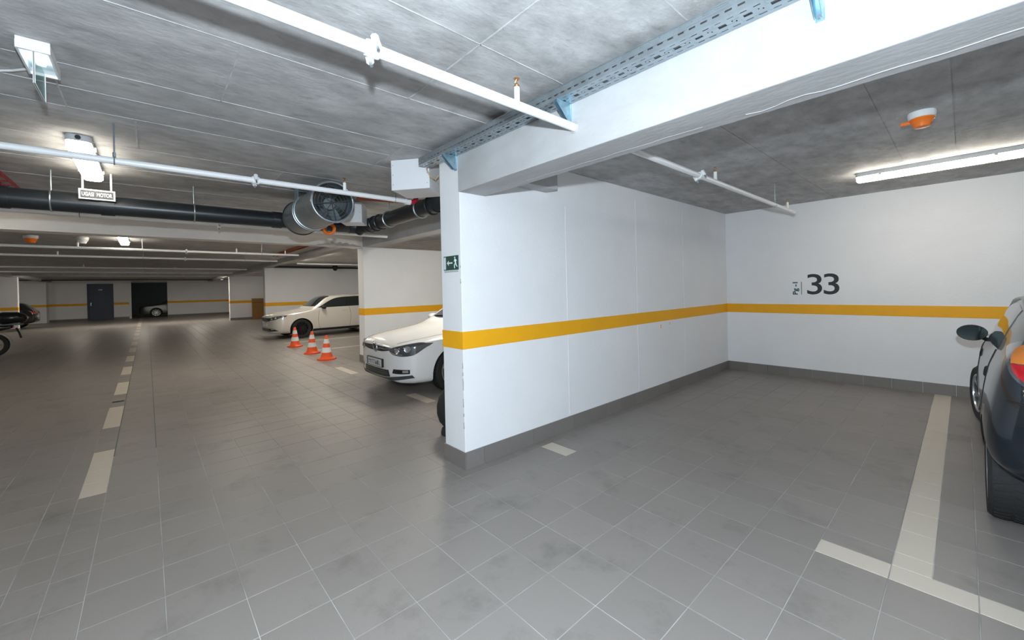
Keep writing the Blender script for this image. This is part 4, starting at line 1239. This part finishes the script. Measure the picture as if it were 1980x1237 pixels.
# --- dark blue small car in the next bay, nose to the wall (seen from behind on its left)
small_st = [
    (0.000, 0.46, 0.33, 0.44, 0.54, 0.42, 0.59, 0.34, 0.60),
    (0.050, 0.60, 0.26, 0.46, 0.60, 0.57, 0.66, 0.48, 0.69),
    (0.180, 0.71, 0.21, 0.47, 0.68, 0.69, 0.74, 0.60, 0.78),
    (0.450, 0.775, 0.20, 0.48, 0.76, 0.75, 0.82, 0.65, 0.86),
    (0.850, 0.795, 0.20, 0.50, 0.83, 0.76, 0.89, 0.66, 0.93),
    (1.100, 0.800, 0.20, 0.50, 0.87, 0.755, 0.96, 0.66, 1.01),
    (1.600, 0.800, 0.20, 0.50, 0.90, 0.750, 1.27, 0.56, 1.31),
    (1.900, 0.800, 0.20, 0.50, 0.91, 0.748, 1.36, 0.54, 1.40),
    (2.500, 0.800, 0.20, 0.50, 0.93, 0.745, 1.38, 0.53, 1.425),
    (2.900, 0.812, 0.22, 0.52, 0.96, 0.740, 1.35, 0.52, 1.40),
    (3.200, 0.812, 0.30, 0.54, 1.00, 0.725, 1.26, 0.52, 1.31),
    (3.400, 0.800, 0.34, 0.55, 1.03, 0.700, 1.14, 0.52, 1.17),
    (3.500, 0.770, 0.35, 0.55, 0.98, 0.670, 1.06, 0.53, 1.08),
    (3.560, 0.720, 0.36, 0.55, 0.86, 0.640, 0.92, 0.54, 0.94),
    (3.600, 0.640, 0.38, 0.55, 0.76, 0.580, 0.80, 0.50, 0.81)]
c = Car('small_dark_car', 'dark blue small hatchback at the right edge parked nose to the wall', (3.665, 5.18, 0), math.pi, PDARK, small_st, (0.62, 3.14), 0.285, 0.19, 0.33, 0.50)
for wy in (0.62, 3.14):
    for sd in (1, -1):
        c.wheel(sd * (0.708 if wy < 1 else 0.70), wy, sd, 6, ALLOY, 0.05, steer=0.17 if wy < 1 else 0.0)
for sd in (1, -1):
    c.patch('side_window', GLASS, 'side', [(1.22, 0.955), (1.7, 0.965), (2.3, 0.98), (2.75, 1.0)], [(1.30, 1.02), (1.72, 1.24), (2.3, 1.30), (2.70, 1.27)], 0.004, 24, 8, sd)
    c.line('window_seal', BLACKG, 'side', [(1.15, 0.94), (1.30, 1.04), (1.62, 1.24), (1.95, 1.32), (2.4, 1.335), (2.8, 1.29)], 0.014, side=sd)
    c.line('door_seam', BLACK, 'side', [(2.66, 0.99), (2.62, 0.75), (2.50, 0.50), (2.36, 0.30)], 0.004, side=sd)
    c.line('door_seam', BLACK, 'side', [(1.20, 0.93), (1.12, 0.7), (1.12, 0.30)], 0.004, side=sd)
    for (yy, zz) in ((2.46, 0.80), (1.30, 0.80)):
        p, nn = c.hit('side', yy, zz, sd)
        MB().lathe([(0.0, 0.012), (0.03, 0.010), (0.042, 0.0)], p, nn, 20).build('handle_recess', BLACK, c.t, smooth=True)
    c.mirror(sd * 0.728, 1.32, 0.985, BLACKG, sd, sx=0.205, sz=0.15)
    def half_moon(a_, b_, up_):
        return [(sd * (0.605 + a_ * math.cos(q)), 1.0 + up_ * b_ * math.sin(q)) for q in [math.pi * k / 10 for k in range(11)]]
    def mid_line(a_, e_):
        return [(sd * (0.605 + a_ * math.cos(math.pi * k / 10)), 1.0 + e_) for k in range(11)]
    tl = c.patch('tail_light', LAMPGL, 'rear', half_moon(0.105, 0.125, -1), half_moon(0.105, 0.125, 1), 0.006, 24, 8)
    c.patch('red_lens', TAILR, 'rear', half_moon(0.088, 0.105, -1), mid_line(0.088, -0.002), 0.014, 24, 5, parent=tl)
    c.patch('amber_lens', TAILO, 'rear', mid_line(0.088, 0.003), half_moon(0.088, 0.105, 1), 0.014, 24, 5, parent=tl)
c.patch('rear_window', GLASS, 'rear', [(-0.46, 1.05), (0, 1.04), (0.46, 1.05)], [(-0.42, 1.28), (0, 1.30), (0.42, 1.28)], 0.004, 14, 6)
c.line('bumper_seam', BLACK, 'rear', [(-0.72, 0.80), (0, 0.74), (0.72, 0.80)], 0.006)
c.line('plate_recess', BLACKG, 'rear', [(-0.62, 0.44), (-0.60, 0.58), (-0.5, 0.64), (0, 0.66), (0.5, 0.64), (0.60, 0.58), (0.62, 0.44)], 0.008, 40)
MB().box(-0.26, 0.26, 3.60, 3.625, 0.46, 0.57).build('number_plate', PLATE, c.t)
MB().path([(0.0, 2.9, 1.38), (0.0, 3.05, 1.62)], 0.005, 6).build('aerial', BLACK, c.t)

# --- black car across the lane, tail out
c = Car('black_car', 'black car parked tail out on the far left side of the lane', (-30.2, -10.55, 0), 0.0, PBLACK, golf_st, (0.88, 3.51), 0.32, 0.21)
for wy in (0.88, 3.51):
    for sd in (1, -1):
        c.wheel(sd * 0.775, wy, sd, 5)
car_glass(c, [(1.42, 0.965), (2.0, 0.975), (2.8, 0.985), (3.5, 1.01), (3.75, 1.06)], [(1.50, 1.02), (2.02, 1.285), (2.7, 1.335), (3.4, 1.30), (3.72, 1.16)])
for sd in (1, -1):
    tl = c.patch('tail_light', TAILR, 'rear', [(sd * 0.30, 0.78), (sd * 0.5, 0.76), (sd * 0.76, 0.78)], [(sd * 0.32, 0.86), (sd * 0.5, 0.88), (sd * 0.77, 0.88)], 0.01, 10, 4)
    c.patch('amber_lens', TAILO, 'rear', [(sd * 0.45, 0.75), (sd * 0.74, 0.76)], [(sd * 0.45, 0.785), (sd * 0.74, 0.79)], 0.014, 6, 2, parent=tl)
c.patch('rear_window', GLASS, 'rear', [(-0.55, 1.02), (0, 1.0), (0.55, 1.02)], [(-0.48, 1.30), (0, 1.32), (0.48, 1.30)], 0.004, 14, 6)
MB().box(-0.26, 0.26, 4.24, 4.27, 0.56, 0.67).build('number_plate', PLATE, c.t)
c.line('bumper_crease', CHROME, 'rear', [(-0.7, 0.62), (0, 0.60), (0.7, 0.62)], 0.006)

# --- silver car behind the gateway
c = Car('silver_car', 'silver grey car seen through the dark gateway', (-38.15, -2.42, 0), 0.0, PSILV, golf_st, (0.95, 3.55), 0.325, 0.21)
for wy in (0.95, 3.55):
    for sd in (1, -1):
        c.wheel(sd * 0.775, wy, sd, 9, ALLOY, 0.04, 0.76)
car_glass(c, [(1.42, 0.965), (2.0, 0.975), (2.8, 0.985), (3.5, 1.01), (3.75, 1.06)], [(1.50, 1.02), (2.02, 1.285), (2.7, 1.335), (3.4, 1.30), (3.72, 1.16)])
for sd in (1, -1):
    c.patch('headlight', LAMPGL, 'front', [(sd * 0.44, 0.65), (sd * 0.6, 0.63), (sd * 0.80, 0.70)], [(sd * 0.44, 0.69), (sd * 0.6, 0.73), (sd * 0.83, 0.77)], 0.006, 12, 4)
    c.mirror(sd * 0.86, 1.55, 1.0, PSILV, sd)
c.patch('grille', BLACKG, 'front', [(-0.42, 0.62), (0, 0.60), (0.42, 0.62)], [(-0.44, 0.69), (0, 0.70), (0.44, 0.69)], 0.004, 14, 3)

# ------------------------------------------------------------------ motorcycle at the left edge
t = thing('motorcycle', 'black motorcycle with a top case at the left edge of the lane', 'motorcycle', (-14.35, -5.02, 0), 0.12, local=True)
# local frame: rear wheel at y=0, front towards -y
def bike_wheel(y, R=0.31):
    w = MB().lathe([(R * 0.72, -0.06), (R * 0.92, -0.07), (R, -0.03), (R, 0.03), (R * 0.92, 0.07), (R * 0.72, 0.06)], (0, y, R), (1, 0, 0), 40, closed=True).build('wheel', TYRE, t, smooth=True)
    MB().lathe([(R * 0.73, -0.04), (R * 0.66, -0.035), (R * 0.66, 0.035), (R * 0.73, 0.04)], (0, y, R), (1, 0, 0), 40, closed=True).build('rim', ALLOYB, w, smooth=True)
    for k in range(5):
        a = 2 * math.pi * k / 5
        MB().tube((0.015, y, R), (0.015, y + R * 0.68 * math.cos(a), R + R * 0.68 * math.sin(a)), 0.018, 8, 0.014).build('spoke', ALLOY, w, smooth=True)
    MB().lathe([(0.0, -0.06), (0.045, -0.06), (0.045, 0.06), (0.0, 0.06)], (0, y, R), (1, 0, 0), 20).build('hub', ALLOY, w, smooth=True)
bike_wheel(0.0)
bike_wheel(-1.38)
def loft(name, secs, M, n=20):
    vs, fs = [], []
    for (y, z, hw, hh) in secs:
        for k in range(n):
            a = 2 * math.pi * k / n
            ca, sa = math.cos(a), math.sin(a)
            vs.append((hw * math.copysign(abs(ca) ** 0.7, ca), y, z + hh * math.copysign(abs(sa) ** 0.7, sa)))
    for i in range(len(secs) - 1):
        for k in range(n):
            fs.append((i * n + k, i * n + (k + 1) % n, (i + 1) * n + (k + 1) % n, (i + 1) * n + k))
    fs += [tuple(range(n - 1, -1, -1)), tuple(range((len(secs) - 1) * n, len(secs) * n))]
    return MB().add(vs, fs).build(name, M, t, smooth=True, angle=60)
loft('tail_fairing', [(0.38, 0.78, 0.03, 0.03), (0.28, 0.77, 0.08, 0.06), (0.0, 0.74, 0.13, 0.09), (-0.35, 0.68, 0.15, 0.11), (-0.6, 0.66, 0.14, 0.14)], PBLACK)
loft('seat', [(0.12, 0.845, 0.06, 0.03), (-0.1, 0.84, 0.14, 0.05), (-0.45, 0.80, 0.15, 0.05), (-0.68, 0.80, 0.11, 0.04)], BLACK)
loft('fuel_tank', [(-0.62, 0.82, 0.10, 0.08), (-0.75, 0.90, 0.17, 0.14), (-1.0, 0.93, 0.19, 0.15), (-1.15, 0.90, 0.13, 0.11), (-1.22, 0.88, 0.06, 0.06)], PBLACK)
loft('engine_block', [(-0.35, 0.42, 0.12, 0.12), (-0.55, 0.45, 0.18, 0.20), (-0.85, 0.46, 0.18, 0.22), (-1.0, 0.45, 0.12, 0.14)], DARKST)
tc = loft('top_case', [(0.62, 1.00, 0.05, 0.05), (0.58, 1.00, 0.17, 0.11), (0.45, 1.02, 0.21, 0.15), (0.20, 1.02, 0.22, 0.16), (0.08, 1.01, 0.17, 0.13)], BLACKG)
MB().box(-0.19, 0.19, 0.615, 0.630, 0.98, 1.02, ch=0.003).build('reflector', TAILR, tc)
MB().box(-0.10, 0.10, 0.05, 0.55, 0.82, 0.86, ch=0.005).build('rack', DARKST, t)
MB().path([(0, 0.42, 0.74), (0, 0.47, 0.60), (0, 0.50, 0.46)], 0.02, 8).build('plate_holder', BLACK, t)
MB().add([(0.06 * s_, 0.36 * math.cos(a), 0.31 + 0.36 * math.sin(a)) for a in [0.15 + k * 0.16 for k in range(12)] for s_ in (-1, 1)], [(2 * k, 2 * k + 1, 2 * k + 3, 2 * k + 2) for k in range(11)]).build('mudguard', BLACKG, t)
for sx in (-0.09, 0.09):
    MB().tube((sx, 0, 0.31), (sx, -0.5, 0.40), 0.022, 10).build('swing_arm', DARKST, t, smooth=True)
    MB().tube((sx * 1.2, -0.02, 0.34), (sx * 1.2, -0.15, 0.68), 0.022, 12).build('shock', CHROME, t, smooth=True)
    MB().tube((sx * 0.9, -1.38, 0.31), (sx * 0.9, -1.10, 0.98), 0.025, 12).build('fork', CHROME, t, smooth=True)
MB().tube((0.17, 0.10, 0.36), (0.16, -0.45, 0.30), 0.045, 16).build('exhaust', CHROME, t, smooth=True)
MB().path([(-0.36, -0.95, 1.10), (-0.2, -1.08, 1.08), (0, -1.12, 1.05), (0.2, -1.08, 1.08), (0.36, -0.95, 1.10)], 0.014, 10).build('handlebar', BLACK, t, smooth=True)
MB().lathe([(0.0, 0), (0.08, 0.0), (0.09, -0.03), (0.06, -0.10), (0.0, -0.12)], (0, -1.28, 0.93), (0, -1, 0), 24).build('headlamp', LAMPGL, t, smooth=True)
MB().box(-0.10, 0.10, 0.36, 0.385, 0.745, 0.795, ch=0.004).build('tail_light', TAILR, t)
MB().tube((0.1, -0.45, 0.30), (0.28, -0.50, 0.0), 0.014, 8).build('side_stand', BLACK, t)

# ------------------------------------------------------------------ tidy up helper flags
for o in bpy.data.objects:
    for k in ('local', '_w'):
        if k in o.keys():
            del o[k]
